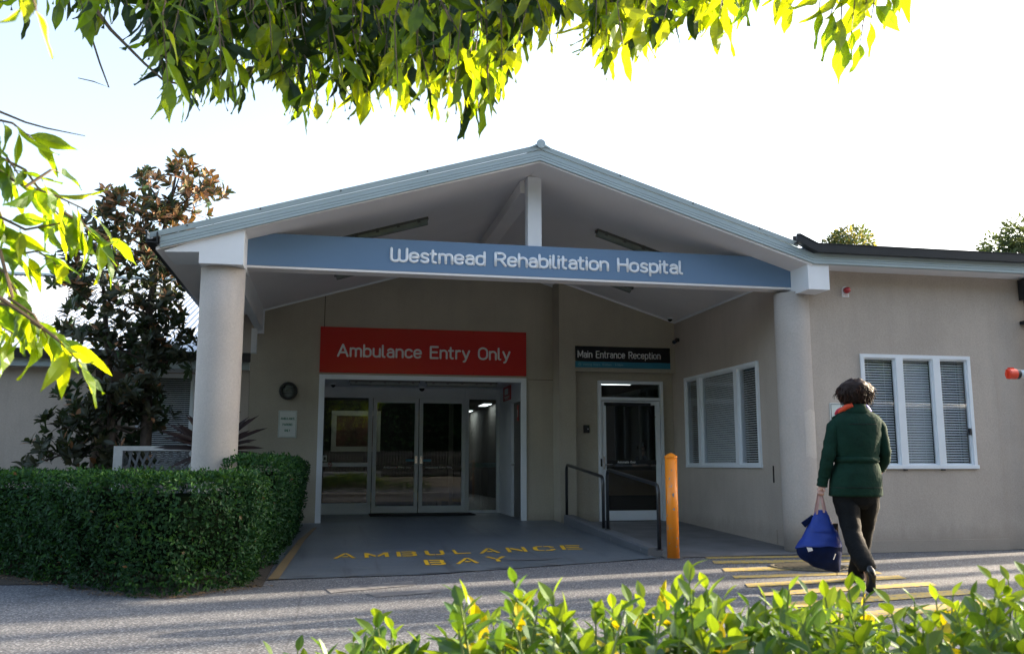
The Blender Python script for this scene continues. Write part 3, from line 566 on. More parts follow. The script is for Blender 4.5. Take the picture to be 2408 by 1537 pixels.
w1 = window_front(RW[0],RW[1],RW[2],RW[3],RY,(6.665,7.165),bld); 
m_ = MB(); m_.box(7.55,7.575,RY-.03,RY,1.35,1.43); 
for x in (6.665,7.165): m_.box(x-.02,x+.02,RY-.03,RY,.93,.948)
m_.split('latch', M['gutter'], w1)
m_ = MB(); m_.box(5.9,8.4,RY+1.6,RY+1.65,0,3); m_.box(5.65,8.5,RY+.22,RY+1.6,0,.02); m_.box(5.65,8.5,RY+.22,RY+1.6,2.9,2.92); m_.box(5.62,5.66,RY+.22,RY+1.6,0,3); m_.box(8.45,8.5,RY+.25,RY+1.6,0,3); m_.split('office_wall', M['interiorshade'], bld)
# side window: same construction rotated
def window_side(y0, y1, z0, z1, X, mull, parent):
    wn = MB(); fw = .045; D = .06; P = .035
    B = lambda m, a, c, t0, t1, e, f_: m.box(X-P+t0, X-P+t1, a, c, e, f_)
    for q in ((y0,y1,z1-fw,z1),(y0-.01,y1+.01,z0,z0+fw),(y0,y0+fw,z0+fw,z1-fw),(y1-fw,y1,z0+fw,z1-fw)): B(wn,q[0],q[1],0,.1,q[2],q[3])
    for my in mull: B(wn,my-.05,my+.05,-.01,.1,z0+fw,z1-fw)
    win = wn.build('window', M['whitemetal'], parent, bevel=.003)
    ed = [y0+fw] + [e for my in mull for e in (my-.05,my+.05)] + [y1-fw]
    for i in range(0, len(ed), 2):
        a, c = ed[i], ed[i+1]
        s_ = MB(); s_.box(X+.0,X+.005,a+.002,c-.002,z0+fw,z1-fw); s_.build('pane', M['glassw'], win)
        s_ = MB(); wg = .02
        for q in ((a,a+wg,z0+fw,z1-fw),(c-wg,c,z0+fw,z1-fw),(a+wg,c-wg,z0+fw,z0+fw+wg),(a+wg,c-wg,z1-fw-wg,z1-fw)): s_.box(X-.012,X+.012,q[0],q[1],q[2],q[3])
        s_.build('sash', M['whitemetal'], win)
        s_ = MB(); z = z0+fw+.01; bh = .026 if i == 2 else .013
        while z < z1-fw: s_.add([(X+.05,a+.01,z),(X+.05,c-.01,z),(X+.058,c-.01,z+bh),(X+.058,a+.01,z+bh)], [(0,3,2,1)]); z += .031
        s_.build('blind', M['blind'], win)
    return win
w2 = window_side(SW[0],SW[1],SW[2],SW[3],SX,(px(1738,1000,5.40).y, px(1650,1000,5.40).y),bld)
m_ = MB(); m_.box(SX+.9,SX+.94,10.5,13.5,0,3); m_.box(SX+.22,SX+.9,10.5,10.54,0,3); m_.box(SX+.22,SX+.9,13.4,13.44,0,3); m_.box(SX+.22,SX+.9,10.54,13.4,2.7,2.75); m_.split('side_room_wall', M['interiorshade'], bld)
m_ = MB(); m_.box(SX-.004,SX,10.425,10.455,.78,.985); m_.build('wall_slot', M['black'], bld)

# ---- ambulance bay door recess
tr = MB(); tw = .085
tr.box(DX0-.0,DX0+tw,BY-.03,BY+.03,.0,DZ1); tr.box(DX1-tw,DX1,BY-.03,BY+.03,.0,DZ1); tr.box(DX0+tw,DX1-tw,BY-.03,BY+.03,DZ1-.07,DZ1); tr.build('door_surround', M['whitemetal'], bld, bevel=.003)
GY = 16.25; RZ = 2.36
rc = MB(); rc.box(DX0-.1,DX0-.0,BY+.2,GY+.1,0,2.6); rc.build('recess_wall', M['white'], bld)
rc = MB(); wall_grid(rc, BY+.2, GY+.1, 0, 2.6, [(BY+.3, BY+1.15, -1, 2.06)], DX1+.0, DX1+.1, mpX); rc.build('recess_wall', M['white'], bld)
rc = MB(); rc.box(DX0-.1,DX1+.1,BY+.2,GY+.15,RZ,RZ+.05); rc.build('recess_ceiling', M['white'], bld)
sd = MB(); sd.box(DX1+.03,DX1+.07,BY+.34,BY+1.11,.15,2.03); sdo = sd.build('service_door', M['doorgrey'], bld)
sd = MB(); 
for q in ((BY+.30,BY+.34,.14,2.03),(BY+1.11,BY+1.15,.14,2.03),(BY+.30,BY+1.15,2.03,2.07)): sd.box(DX1-.012,DX1+.07,q[0],q[1],q[2],q[3])
sd.build('frame', M['white'], sdo)
sd = MB(); sd.tube([(DX1+.03,BY+1.04,1.0),(DX1-.03,BY+1.04,1.0),(DX1-.04,BY+.94,1.0)], .012, 8); sd.cyl((DX1+.02,BY+1.04,1.0),.03,.012,14,'x'); sd.build('handle', M['chrome'], sdo)
sd = MB()
for z in (.45,1.05,1.75): sd.box(DX1-.005,DX1+.03,BY+.325,BY+.345,z,z+.1)
sd.split('hinge', M['alum'], sdo)
# glazed front
gx = [DX0, .06, .66, .74, 1.574, 2.40, 2.485, DX1]
gf = MB(); fz0 = .145; TOPZ = 2.17
gf.box(DX0,DX0+.06,GY,GY+.08,fz0,RZ); gf.box(.685,.755,GY,GY+.08,fz0,RZ); gf.box(2.42,2.485,GY,GY+.08,fz0,RZ); gf.box(DX1-.06,DX1,GY,GY+.08,fz0,RZ)
for a, c in ((DX0+.06,.685),(.755,2.42),(2.485,DX1-.06)): gf.box(a,c,GY,GY+.08,TOPZ,TOPZ+.05); gf.box(a,c,GY+.02,GY+.06,TOPZ+.05,RZ)
gf.box(DX0+.06,.685,GY,GY+.08,fz0,fz0+.05); gf.box(DX0+.06,.685,GY+.01,GY+.07,fz0+.05,fz0+.19); gf.box(DX0+.06,.685,GY,GY+.08,.965,1.035); gf.box(2.485,DX1-.06,GY,GY+.08,fz0,fz0+.05)
gfo = gf.build('glazed_front', M['alum'], bld, bevel=.003)
for a, c, e, f_ in ((DX0+.06,.685,fz0+.19,.965),(DX0+.06,.685,1.035,TOPZ),(2.485,DX1-.06,fz0+.05,TOPZ)):
    m_ = MB(); m_.box(a,c,GY+.035,GY+.041,e,f_); m_.build('pane', M['glass'], gfo)
m_ = MB(); m_.box(2.49,DX1-.06,GY+.05,GY+.07,.95,1.03); m_.build('glass_band', M['alum'], gfo)
def leaf_door(x0, x1, hx):
    d = MB(); s_ = .065; a = fz0+.02; t = TOPZ-.004
    d.box(x0,x0+s_,GY-.06,GY-.02,a,t); d.box(x1-s_,x1,GY-.06,GY-.02,a,t); d.box(x0+s_,x1-s_,GY-.06,GY-.02,a,a+.12); d.box(x0+s_,x1-s_,GY-.06,GY-.02,t-.08,t)
    o = d.build('sliding_door', M['alum'], bld, bevel=.003)
    m = MB(); m.box(x0+s_,x1-s_,GY-.042,GY-.036,a+.12,t-.08); m.build('pane', M['glass'], o)
    m = MB(); m.box(x0+s_,x1-s_,GY-.0475,GY-.045,.915,.985); m.build('door_band', M['black'], o)
    m = MB(); cxm = (x0+x1)/2 + (-.06 if hx > cx0_ else .04); stroke_text(m, 'Ambulance Entry Only', cxm-.24, cxm+.24, .935, .032, GY-.0475, .17, .2); m.build('lettering', M['signtext'], o)
    m = MB(); m.box(hx-.022,hx+.022,GY-.075,GY-.06,1.02,1.15); m.box(hx-.012,hx+.012,GY-.078,GY-.07,1.05,1.12); m.build('handle', M['chrome'], o)
    return o
cx0_ = 1.574
d1 = leaf_door(.765, 1.566, 1.53); d2 = leaf_door(1.582, 2.41, 1.62)
m_ = MB(); m_.box(1.35,1.5,GY-.05,GY-.045,1.055,1.095); m_.build('door_sticker', M['teal'], d1)
m_ = MB(); m_.box(1.65,1.8,GY-.05,GY-.045,1.055,1.095); m_.build('door_sticker', M['teal'], d2)
# interior behind the glazed front
it = MB(); it.box(-1.2,2.42,18.6,18.7,0,2.7); it.build('lobby_wall', M['interiorshade'], bld)
it = MB(); it.box(2.42,2.52,18.6,30,0,2.7); it.box(4.3,4.4,16.5,30,0,2.7); it.box(-1.2,-1.1,16.4,18.6,0,2.7); it.box(2.42,4.3,29.9,30,0,2.7); it.split('interior_wall', M['interior'], bld)
it = MB(); it.box(-1.2,4.4,16.4,30,.10,.14); it.build('interior_floor', M['carpet'], bld)
it = MB(); it.box(-1.2,4.4,16.4,30,2.6,2.65); it.build('interior_ceiling', M['interior'], bld)
it = MB(); it.box(3.0,3.04,20,29,0.1,2.6); it.build('interior_partition', M['interiorshade'], bld)
def lamp_panel(x, y, w_, d_, z, lab, tilt=0):
    t = thing('ceiling_light', lab, 'ceiling light', (x, y, z), 'lit indoor ceiling panels')
    m = MB(); m.box(x-w_/2-.03,x+w_/2+.03,y-d_/2-.03,y+d_/2+.03,z-.0,z+.03); m.build('frame', M['white'], t)
    m = MB(); m.box(x-w_/2,x+w_/2,y-d_/2,y+d_/2,z-.006,z-.002); m.build('diffuser', M['panel'], t)
q = plane_hit(1134, 968, lambda p: p.z-2.58, 17, 60); lamp_panel(min(q.x, 4.0), min(q.y, 29), .36, 1.2, 2.58, 'lit white ceiling panel seen through the right glass of the ambulance doors')
q = plane_hit(1171, 957, lambda p: p.z-2.58, 17, 60); lamp_panel(min(q.x, 4.1), min(q.y, 24), .2, .9, 2.58, 'small lit ceiling panel higher at the edge of the right glass')
lamp_panel(.5, 17.5, .4, .4, 2.58, 'added unseen ceiling panel that lights the framed picture')  # lamp added to brighten the picture and bench behind the glass
tb = MB(); a = py(760,1178,18.5); c = py(1135,1158,18.5); tb.box(-1.05,2.38,18.1,18.55,a.z,c.z+.02)
for x in (-.9,.7,2.2): tb.box(x-.03,x+.03,18.15,18.5,.14,a.z)
tag(tb.build('bench', M['timber']), 'long pale timber bench inside behind the ambulance doors', 'bench')
a = py(780,965,18.58); c = py(893,1061,18.58); pf = thing('framed_picture', 'cream framed picture on the indoor wall behind the left glass', 'picture', (a.x, 18.55, a.z))
m_ = MB(); f_ = .1
for q in ((a.x,c.x,a.z-f_,a.z),(a.x,c.x,c.z,c.z+f_),(a.x,a.x+f_,c.z+f_,a.z-f_),(c.x-f_,c.x,c.z+f_,a.z-f_)): m_.box(q[0],q[1],18.54,18.598,q[2],q[3])
m_.build('frame', M['paint1'], pf); m_ = MB(); m_.box(a.x+f_,c.x-f_,18.57,18.59,c.z+f_,a.z-f_); m_.build('artwork', M['paint2'], pf)
# dome cameras, tube lights, mat, signs in the recess
def dome(x, y, z, lab, r=.05):
    t = thing('dome_camera', lab, 'security camera', (x, y, z), 'dark dome cameras')
    m = MB(); m.cyl((x,y,z-.025),r,.025,20); m.build('base', M['white'], t)
    m = MB(); m.loft([[(x+r*.85*math.cos(b_)*math.cos(2*math.pi*k/16), y+r*.85*math.cos(b_)*math.sin(2*math.pi*k/16), z-.025-r*.85*math.sin(b_)) for k in range(16)] for b_ in (0,.4,.8,1.2,1.5)]); m.build('dome', M['black'], t, smooth=True)
q = plane_hit(783,901, lambda p: p.z-RZ, 12, 30); dome(q.x, q.y, RZ, 'dark dome camera at the left end of the ambulance recess ceiling')
q = plane_hit(989,912, lambda p: p.z-RZ, 12, 30); dome(q.x, GY-.2, RZ, 'black dome sensor centred above the sliding ambulance doors', .06)
dome(5.27, 13.42, zc(5.27)-.0, 'dome camera under the canopy ceiling in the corner above the reception sign', .045)
def tubelight(p0, p1, nrm, lab, grp, r=.055):
    p0 = Vector(p0); p1 = Vector(p1); nrm = Vector(nrm).normalized(); ax = (p1-p0).normalized(); sd_ = ax.cross(nrm)
    t = thing('tube_light', lab, 'light fitting', tuple((p0+p1)/2), grp)
    prof = lambda k0, k1, w0, w1: [(-w0,k0),(w0,k0),(w1,k1),(-w1,k1)]
    m = MB(); m.loft([[p + sd_*u + nrm*v for u, v in prof(.0, .03, .06, .055)] for p in (p0, p1)]); m.build('base', M['lampbody'], t)
    m = MB(); e = ax*.02; m.loft([[p + sd_*u + nrm*v for u, v in ((-.052,.03),(.052,.03),(.045,.07),(.02,.085),(-.02,.085),(-.045,.07))] for p in (p0+e, p1-e)]); m.build('diffuser', M['lens'], t)
    m = MB()
    for k in range(5):
        c_ = p0 + (p1-p0)*((k+.5)/5); m.loft([[c_ + ax*d + sd_*u + nrm*v for u, v in ((-.066,.0),(.066,.0),(.066,.05),(-.066,.05))] for d in (-.02,.02)])
    m.build('clip', M['lampbody'], t)
tubelight((.3,BY+.9,RZ-.0),(1.45,BY+.9,RZ),(0,0,-1),'left of two unlit tube lights on the ambulance recess ceiling','unlit recess tube lights')
tubelight((1.55,BY+.9,RZ),(2.75,BY+.9,RZ),(0,0,-1),'right of two unlit tube lights on the ambulance recess ceiling','unlit recess tube lights')
fl = lambda p: p.z - zc(p.x)
for (u, v, lab) in (((1005,512),(800,556),'unlit tube light on the left canopy slope above the blue beam'), ((1402,540),(1590,606),'unlit tube light on the right canopy slope above the blue beam'), ((785,645),(860,632),'unlit tube light on the left canopy slope showing below the blue beam'), ((1487,677),(1415,655),'unlit tube light on the right canopy slope showing below the blue beam')):
    A = plane_hit(*u, fl, 9.3, 16); B = plane_hit(*v, fl, 9.3, 16)
    Ym = A.y; k_ = SL if A.x < RX else -SR; L = 1.22; sg = 1 if B.x > A.x else -1
    B = Vector((A.x + sg*L, Ym, zc(A.x + sg*L)))
    tubelight(A, B, (k_, 0, -1), lab, 'unlit canopy tube lights')
m_ = MB(); m_.box(.72,2.5,GY-.75,GY-.1,.15,.165); tag(m_.build('door_mat', M['rubber']), 'black rubber mat in front of the sliding ambulance doors', 'door mat')
# fire hose reel sign + extinguisher sign
def sign_front(name, lab, x0, x1, z0, z1, Y, mat, th=.012, bev=.0):
    t = thing(name, lab, 'sign', ((x0+x1)/2, Y, z0)); m = MB(); m.box(x0,x1,Y-th,Y,z0,z1); p_ = m.build('panel', M[mat], t, bevel=bev); return t
sX0 = 2.94
t = thing('fire_sign', 'red fire hose sign with white pictogram high on the recess side wall', 'sign', (3.04, 15.8, 1.95))
a_ = px(1184,912,3.045); c_ = px(1201,938,3.045)
m_ = MB(); m_.box(3.035,3.048,c_.y,a_.y,c_.z,a_.z); m_.build('panel', M['red'], t)
m_ = MB(); yc = (a_.y+c_.y)/2; hw = abs(a_.y-c_.y); zz = c_.z; hh = a_.z-c_.z
m_.box(3.031,3.035,yc-hw*.2,yc+hw*.25,zz+hh*.42,zz+hh*.85); m_.box(3.031,3.035,yc-hw*.3,yc+hw*.3,zz+hh*.2,zz+hh*.28); m_.box(3.031,3.035,yc-hw*.2,yc+hw*.2,zz+hh*.08,zz+hh*.15); m_.build('pictogram', M['signwhite'], t)
t = thing('extinguisher_sticker', 'narrow red sticker at the top of the grey service door', 'sticker', (3.07, BY+.8, 1.8)); m_ = MB(); m_.box(3.074,3.0795,BY+.72,BY+.82,1.72,1.98); m_.build('panel', M['red'], t); m_ = MB(); m_.box(3.072,3.074,BY+.75,BY+.79,1.78,1.9); m_.build('pictogram', M['signwhite'], t)
t = thing('no_smoking_sticker', 'small round no smoking sticker on the left glazing rail', 'sticker', (-.02, GY-.01, 1.0))
m_ = MB(); m_.tube([(.04+.034*math.cos(k*math.pi/8), GY-.003, 1.0+.034*math.sin(k*math.pi/8)) for k in range(17)], .005, 6); m_.tube([(.04-.024,GY-.003,1.024),(.04+.024,GY-.003,.976)], .004, 6); m_.build('ring', M['alarmred'], t)
m_ = MB(); m_.box(.015,.065,GY-.003,GY-.0005,.996,1.004); m_.build('pictogram', M['black'], t)
t = thing('door_switch', 'small white switch plate at the left edge of the ambulance glazing', 'switch', (-.06, GY-.01, 1.1)); m_ = MB(); m_.box(-.09,-.015,GY-.014,GY-.001,1.05,1.16); m_.build('plate', M['signwhite'], t, bevel=.004); m_ = MB(); m_.box(-.072,-.034,GY-.02,GY-.014,1.08,1.13); m_.build('button', M['lampbody'], t)

# ---- main entrance door
fr = MB(); fw = .05; ez = .13
fr.box(FX0,FX0+fw,EY,EY+.1,ez,FZ1); fr.box(FX1-fw,FX1,EY,EY+.1,ez,FZ1); fr.box(FX0+fw,FX1-fw,EY,EY+.1,FZ1-fw,FZ1); fr.box(FX0+fw,FX1-fw,EY,EY+.1,2.0,2.05)
fro = fr.build('entrance_door', M['whitemetal'], bld, bevel=.003)
m_ = MB(); m_.box(FX0+fw,FX1-fw,EY+.04,EY+.046,2.05,FZ1-fw); m_.build('pane', M['glass'], fro)
m_ = MB(); a0_, a1_ = FX0+fw+.008, FX1-fw-.008; dz = ez+.015
m_.box(a0_,a0_+.065,EY+.015,EY+.06,dz,1.99); m_.box(a1_-.075,a1_,EY+.015,EY+.06,dz,1.99); m_.box(a0_+.065,a1_-.075,EY+.015,EY+.06,dz,dz+.15); m_.box(a0_+.065,a1_-.075,EY+.015,EY+.06,1.93,1.99); m_.build('door_leaf', M['whitemetal'], fro, bevel=.003)
m_ = MB(); m_.box(a0_+.065,a1_-.075,EY+.034,EY+.04,dz+.15,1.93); m_.build('pane', M['glass'], fro)
m_ = MB(); m_.box(a0_+.065,a1_-.075,EY+.028,EY+.031,1.005,1.07); m_.build('door_band', M['black'], fro)
m_ = MB(); stroke_text(m_, 'Automatic Door', 4.445, 4.745, 1.022, .034, EY+.028, .17, .2); m_.build('lettering', M['signtext'], fro)
m_ = MB(); m_.tube([(a0_+.035,EY-.02,1.88+.06),(a1_-.17,EY-.02,1.88+.06)], .024, 12); m_.box(a0_+.035,a1_-.17,EY-.0,EY+.02,1.92,1.965); m_.tube([(a1_-.19,EY-.02,1.94),(a1_-.17,EY-.015,1.86),(a1_-.13,EY-.01,1.77),(a1_-.08,EY,1.74)], .006, 6); m_.build('door_closer', M['gutter'], fro)
m_ = MB(); m_.box(a0_+.01,a0_+.035,EY-.0,EY+.015,.93,1.13); m_.tube([(a0_+.022,EY+.0,1.0),(a0_+.022,EY-.04,1.0),(a0_+.14,EY-.045,1.0)], .01, 8); m_.build('handle', M['chrome'], fro)
m_ = MB(); m_.box(FX0+.02,FX0+.045,EY-.006,EY,.97,1.09); m_.build('lock_plate', M['black'], fro)
m_ = MB()
for z in (.25,1.0,1.75): m_.box(FX1-fw-.012,FX1-fw+.012,EY-.008,EY+.01,z,z+.14)
m_.split('hinge', M['alum'], fro)
# reception interior
it = MB(); it.box(3.4,3.5,14.21,18.3,0,2.6); it.box(3.4,8.2,18.3,18.4,0,2.6); it.box(5.9,5.95,16.8,18.3,0,2.6); it.box(5.6,8.3,14.2,14.3,0,2.6); it.split('reception_wall', M['interior'], bld)
it = MB(); it.box(3.5,8.2,13.9,18.3,2.45,2.5); it.build('reception_ceiling', M['interiorshade'], bld)
it = MB(); it.box(3.5,8.2,13.9,18.3,.09,.13); it.build('reception_floor', M['carpet'], bld)
dk = thing('reception_desk', 'long reception desk inside the main entrance behind the glass door', 'desk', (5.3, 16, .13))
m_ = MB(); m_.box(4.3,6.6,15.9,16.5,.9,.96); m_.build('desk_top', M['interiorshade'], dk); m_ = MB(); m_.box(4.35,6.55,15.95,16.0,.45,.9); m_.build('front_panel', M['timber'], dk); m_ = MB(); m_.box(4.35,6.55,15.97,16.0,.13,.45); m_.box(4.35,4.4,16.0,16.45,.13,.9); m_.box(6.5,6.55,16.0,16.45,.13,.9); m_.build('base', M['interiorshade'], dk)
q = plane_hit(1449,904, lambda p: p.z-2.43, 13.9, 30); lamp_panel(q.x, min(q.y,17.9), .55, .18, 2.44, 'lit fluorescent strip seen through the glass over the main door')
m_ = MB(); q0 = py(1512,905,18.2); q1 = py(1553,928,18.2); m_.box(q0.x,q1.x,18.2,18.29,q1.z,q0.z+.05); tag(m_.build('lit_sign_box', M['warmlit']), 'warm lit box on the indoor wall seen over the main door', 'light box')
t = thing('intercom', 'small dark intercom plate on the wall left of the main door', 'intercom', (3.94, EY+.06, 1.5)); q = py(1378,1008,EY+.06)
m_ = MB(); m_.box(q.x-.047,q.x+.047,EY+.03,EY+.058,q.z-.06,q.z+.06); m_.build('plate', M['gutter'], t, bevel=.006); m_ = MB(); m_.cyl((q.x+.02,EY+.024,q.z),.008,.008,10,'y'); m_.build('button', M['alum'], t)

# ---- signs
t = thing('ambulance_sign', 'large red wall sign reading Ambulance Entry Only above the bay doors', 'sign', (1.45, BY, 2.4))
m_ = MB(); m_.box(-.165,3.05,BY-.025,BY,2.385,3.085); rp = m_.build('panel', M['red'], t, bevel=.003)
a = py(792,838,BY-.03); c = py(1200,845,BY-.03)
m_ = MB(); stroke_text(m_, 'Ambulance Entry Only', a.x, c.x, 2.625, .205, BY-.025, .15, .25, .2); m_.build('lettering', M['signtext'], t)
m_ = MB()
for x in (-.14, .7, 1.45, 2.2, 3.03):
    for z in (2.41, 3.06): m_.cyl((x,BY-.03,z),.006,.006,8,'y')
m_.split('screw', M['black'], t)
t = thing('reception_sign', 'black wall sign reading Main Entrance Reception with a teal strip of visiting hours', 'sign', (4.5, PY, 2.5))
sx0, sx1 = 3.745, 5.31; sz1 = 1+2.14*.8576; sz0 = 1+1.75*.8576
m_ = MB(); m_.box(sx0,sx1,PY-.02,PY,sz0+.095,sz1); m_.build('panel', M['black'], t, bevel=.002); m_ = MB(); m_.box(sx0,sx1,PY-.019,PY,sz0,sz0+.094); m_.build('strip', M['teal'], t)
m_ = MB(); a = py(1358,840,PY-.02); c = py(1553,847,PY-.02); stroke_text(m_, 'Main Entrance Reception', a.x, c.x, sz0+.15, .115, PY-.02, .13, .25, .22); m_.build('lettering', M['signtext'], t)
m_ = MB(); stroke_text(m_, 'Visiting Hours', sx0+.12, sx0+.40, sz0+.032, .034, PY-.019, .14, .25); stroke_text(m_, '10.00am - 8.00pm', sx0+.435, sx0+.78, sz0+.032, .034, PY-.019, .14, .25)
m_.tube([(sx0+.07+.02*math.cos(k*math.pi/8), PY-.02, sz0+.048+.02*math.sin(k*math.pi/8)) for k in range(17)], .003, 6); m_.tube([(sx0+.07,PY-.021,sz0+.062),(sx0+.07,PY-.021,sz0+.048),(sx0+.08,PY-.021,sz0+.048)], .002, 6); m_.build('small_lettering', M['signteal'], t)
t = thing('parking_sign', 'small white wall sign reading AMBULANCE PARKING ONLY in green below the round light', 'sign', (-.6, BY, 1.4))
x0_, x1_, z0_, z1_ = -.742, -.472, 1.395, 1.80
m_ = MB(); m_.box(x0_,x1_,BY-.008,BY,z0_,z1_); m_.build('panel', M['signwhite'], t, bevel=.003)
m_ = MB()
for i, (wd, k_) in enumerate((('AMBULANCE',.205),('PARKING',.145),('ONLY',.085))):
    mid = (x0_+x1_)/2; stroke_text(m_, wd, mid-k_/2, mid+k_/2, 1.662-i*.088, .036, BY-.008, .17, .3)
r_ = .011
for q in ((x0_+.012,x1_-.012,z1_-.014,z1_-.011),(x0_+.012,x1_-.012,z0_+.011,z0_+.014),(x0_+.011,x0_+.014,z0_+.014,z1_-.014),(x1_-.014,x1_-.011,z0_+.014,z1_-.014)): m_.box(q[0],q[1],BY-.0095,BY-.008,q[2],q[3])
m_.build('lettering', M['green'], t); m_ = MB(); m_.cyl(((x0_+x1_)/2,BY-.014,z1_-.03),.006,.006,8,'y'); m_.cyl(((x0_+x1_)/2,BY-.014,z0_+.03),.006,.006,8,'y'); m_.split('screw', M['alum'], t)
# sign partly hidden behind the walker
q = py(1949,947,RY); t = thing('wall_sign', 'white sign with rounded corners on the wall behind the walking person', 'sign', (q.x+.2, RY, 1.2))
m_ = MB(); m_.box(q.x,q.x+.3,RY-.01,RY,q.z-.45,q.z); m_.build('panel', M['signwhite'], t, bevel=.004)
m_ = MB(); 
for e in ((q.x+.012,q.x+.288,q.z-.018,q.z-.012),(q.x+.012,q.x+.288,q.z-.438,q.z-.432),(q.x+.012,q.x+.018,q.z-.432,q.z-.018),(q.x+.282,q.x+.288,q.z-.432,q.z-.018)): m_.box(e[0],e[1],RY-.0115,RY-.01,e[2],e[3])
m_.build('border', M['gutter'], t); m_ = MB(); m_.cyl((q.x+.18,RY-.0125,q.z-.13),.09,.003,24,'y'); m_.build('pictogram', M['capred'], t)
# bulkhead light
q = py(678,919,BY); t = thing('bulkhead_light', 'round black bulkhead light with grille on the wall left of the ambulance doors', 'wall light', (q.x, BY, q.z))
m_ = MB(); rb = .135
m_.loft([[(q.x+r*math.cos(k*math.pi/16), y, q.z+r*math.sin(k*math.pi/16)) for k in range(32)] for r, y in ((rb,BY),(rb,BY-.05),(rb-.012,BY-.065),(rb-.035,BY-.065),(rb-.04,BY-.03))], cap=False); m_.build('rim', M['gutter'], t, smooth=False)
m_ = MB(); m_.loft([[(q.x+r*math.cos(k*math.pi/16), y, q.z+r*math.sin(k*math.pi/16)) for k in range(32)] for r, y in ((rb-.035,BY-.02),(rb-.06,BY-.045),(.04,BY-.055),(.004,BY-.056))], cap=False); m_.build('lens', M['lens'], t, smooth=True)
m_ = MB()
for k in range(4): z = q.z+.045-.028*k; hw = math.sqrt((rb-.03)**2-(z-q.z)**2); m_.tube([(q.x-hw,BY-.055,z),(q.x,BY-.075,z),(q.x+hw,BY-.055,z)], .005, 6)
m_.build('grille', M['gutter'], t)
# fire alarm strobe on the right wall
q = py(1986,686,RY); t = thing('fire_alarm', 'white plate marked FIRE with a red strobe high on the front wall', 'fire alarm', (q.x, RY, q.z))
m_ = MB(); hw = .043; pts = [(q.x-hw,RY,q.z-.065),(q.x+hw,RY,q.z-.065)] + [(q.x+hw*math.cos(a),RY,q.z+.02+hw*math.sin(a)) for a in [k*math.pi/10 for k in range(11)]]
m_.prism(pts, (0,-.015,0)); m_.build('plate', M['white'], t)
m_ = MB(); m_.loft([[(q.x+.004+r*math.cos(k*math.pi/10)+s2*.0, RY-.015-s2, q.z+.012+r*math.sin(k*math.pi/10)) for k in range(20)] for r, s2 in ((.04,0),(.04,.03),(.032,.06),(.015,.07),(.002,.072))]); m_.build('strobe', M['alarmred'], t, smooth=True)
m_ = MB(); stroke_text(m_, 'FIRE', q.x-.03, q.x+.03, q.z-.056, .024, RY-.015, .16, .2); m_.build('lettering', M['strap'], t)
# bullet camera on the side wall
q = px(1570,800,SX); q = Vector((SX, 13.4, 1+(q.z-1)*13.4/q.y)); t = thing('bullet_camera', 'black bullet camera bracketed on the side wall beside the reception sign', 'security camera', (SX, q.y, q.z))
m_ = MB(); m_.tube([(SX-.0,q.y-.0,q.z+.01),(SX-.05,q.y-.03,q.z+.0)], .014, 8); m_.cyl((SX-.012,q.y,q.z+.01),.03,.012,12,'x'); m_.build('bracket', M['black'], t)
m_ = MB(); m_.tube([(SX-.04,q.y-.02,q.z+.01),(SX-.13,q.y-.12,q.z-.045)], .032, 12); m_.build('housing', M['black'], t)

# ---- handrails (each on two legs on the kerb)
def handrail(y0, y1, lab, x=3.55):
    t = thing('handrail', lab, 'handrail', (x, y0, floorz(y0)), 'black handrails on the kerb')
    zb0, zb1 = floorz(y0)+.08, floorz(y1)+.12; h0 = .70; h1 = .76; r = .022
    P = [(x,y0,zb0),(x,y0,zb0+h0-.1),(x,y0+.012,zb0+h0-.05),(x,y0+.035,zb0+h0-.016),(x,y0+.08,zb0+h0)]
    Q = [(x,y1-.08,zb1+h1-.01),(x,y1-.035,zb1+h1-.022),(x,y1-.012,zb1+h1-.055),(x,y1,zb1+h1-.1),(x,y1,zb1)]
    m = MB(); m.tube(P+Q, r, 12); m.build('rail', M['darkmetal'], t, smooth=True)
    for y, zb_ in ((y0,zb0),(y1,zb1)):
        m = MB(); m.cyl((x,y,zb_),.04,.008,16); m.build('foot_plate', M['darkmetal'], t)
def ysolve(xp, yp, X): return px(xp, yp, X).y
handrail(ysolve(1548,1200,3.55), ysolve(1428,1180,3.55), 'black tubular handrail nearest the road on the low kerb')
handrail(ysolve(1418,1180,3.55), ysolve(1332,1160,3.55), 'black tubular handrail farther back, beside the pilaster')
# ---- bollard
q = gz(1583,1312); t = thing('bollard', 'orange steel bollard with chipped paint at the end of the kerb', 'bollard', (q.x, q.y, 0)); r = .066; hB = py(1583,1072,q.y).z
m_ = MB(); m_.cyl((q.x,q.y,0),r,hB,32); pst = m_.build('post', M['orange'], t); 
for p_ in pst.data.polygons: p_.use_smooth = len(p_.vertices) == 4
m_ = MB(); m_.loft([[(q.x+a*math.cos(k*math.pi/16), q.y+a*math.sin(k*math.pi/16), hB+z) for k in range(32)] for a, z in ((r+.004,-.02),(r+.005,0),(r*.6,.02),(.012,.034),(.001,.035))]); m_.build('cap', M['orange'], t)
m_ = MB()
vd = math.atan2(-q.y, -q.x)
for (u, z, a_, b_) in ((.25,.62,.012,.022),(.3,.48,.013,.013),(-.3,.78,.006,.014),(-.85,.3,.006,.03),(-.8,.55,.004,.02),(.75,.2,.008,.01),(.55,.12,.006,.008),(-.6,.15,.006,.01),(.1,.86,.004,.01),(-.9,.42,.004,.015)):
    a0 = vd + u; pts = []
    for k in range(10): t_ = k*math.pi/5; rr_ = 1+.35*math.sin(t_*3+z*9); pts.append((q.x+(r+.0012)*math.cos(a0+a_/r*rr_*math.cos(t_)), q.y+(r+.0012)*math.sin(a0+a_/r*rr_*math.cos(t_)), z*hB+b_*rr_*math.sin(t_)))
    m_.add(pts, [tuple(range(10))])
tag(m_.build('chipped_patches', M['galv'], t), kind='stuff')
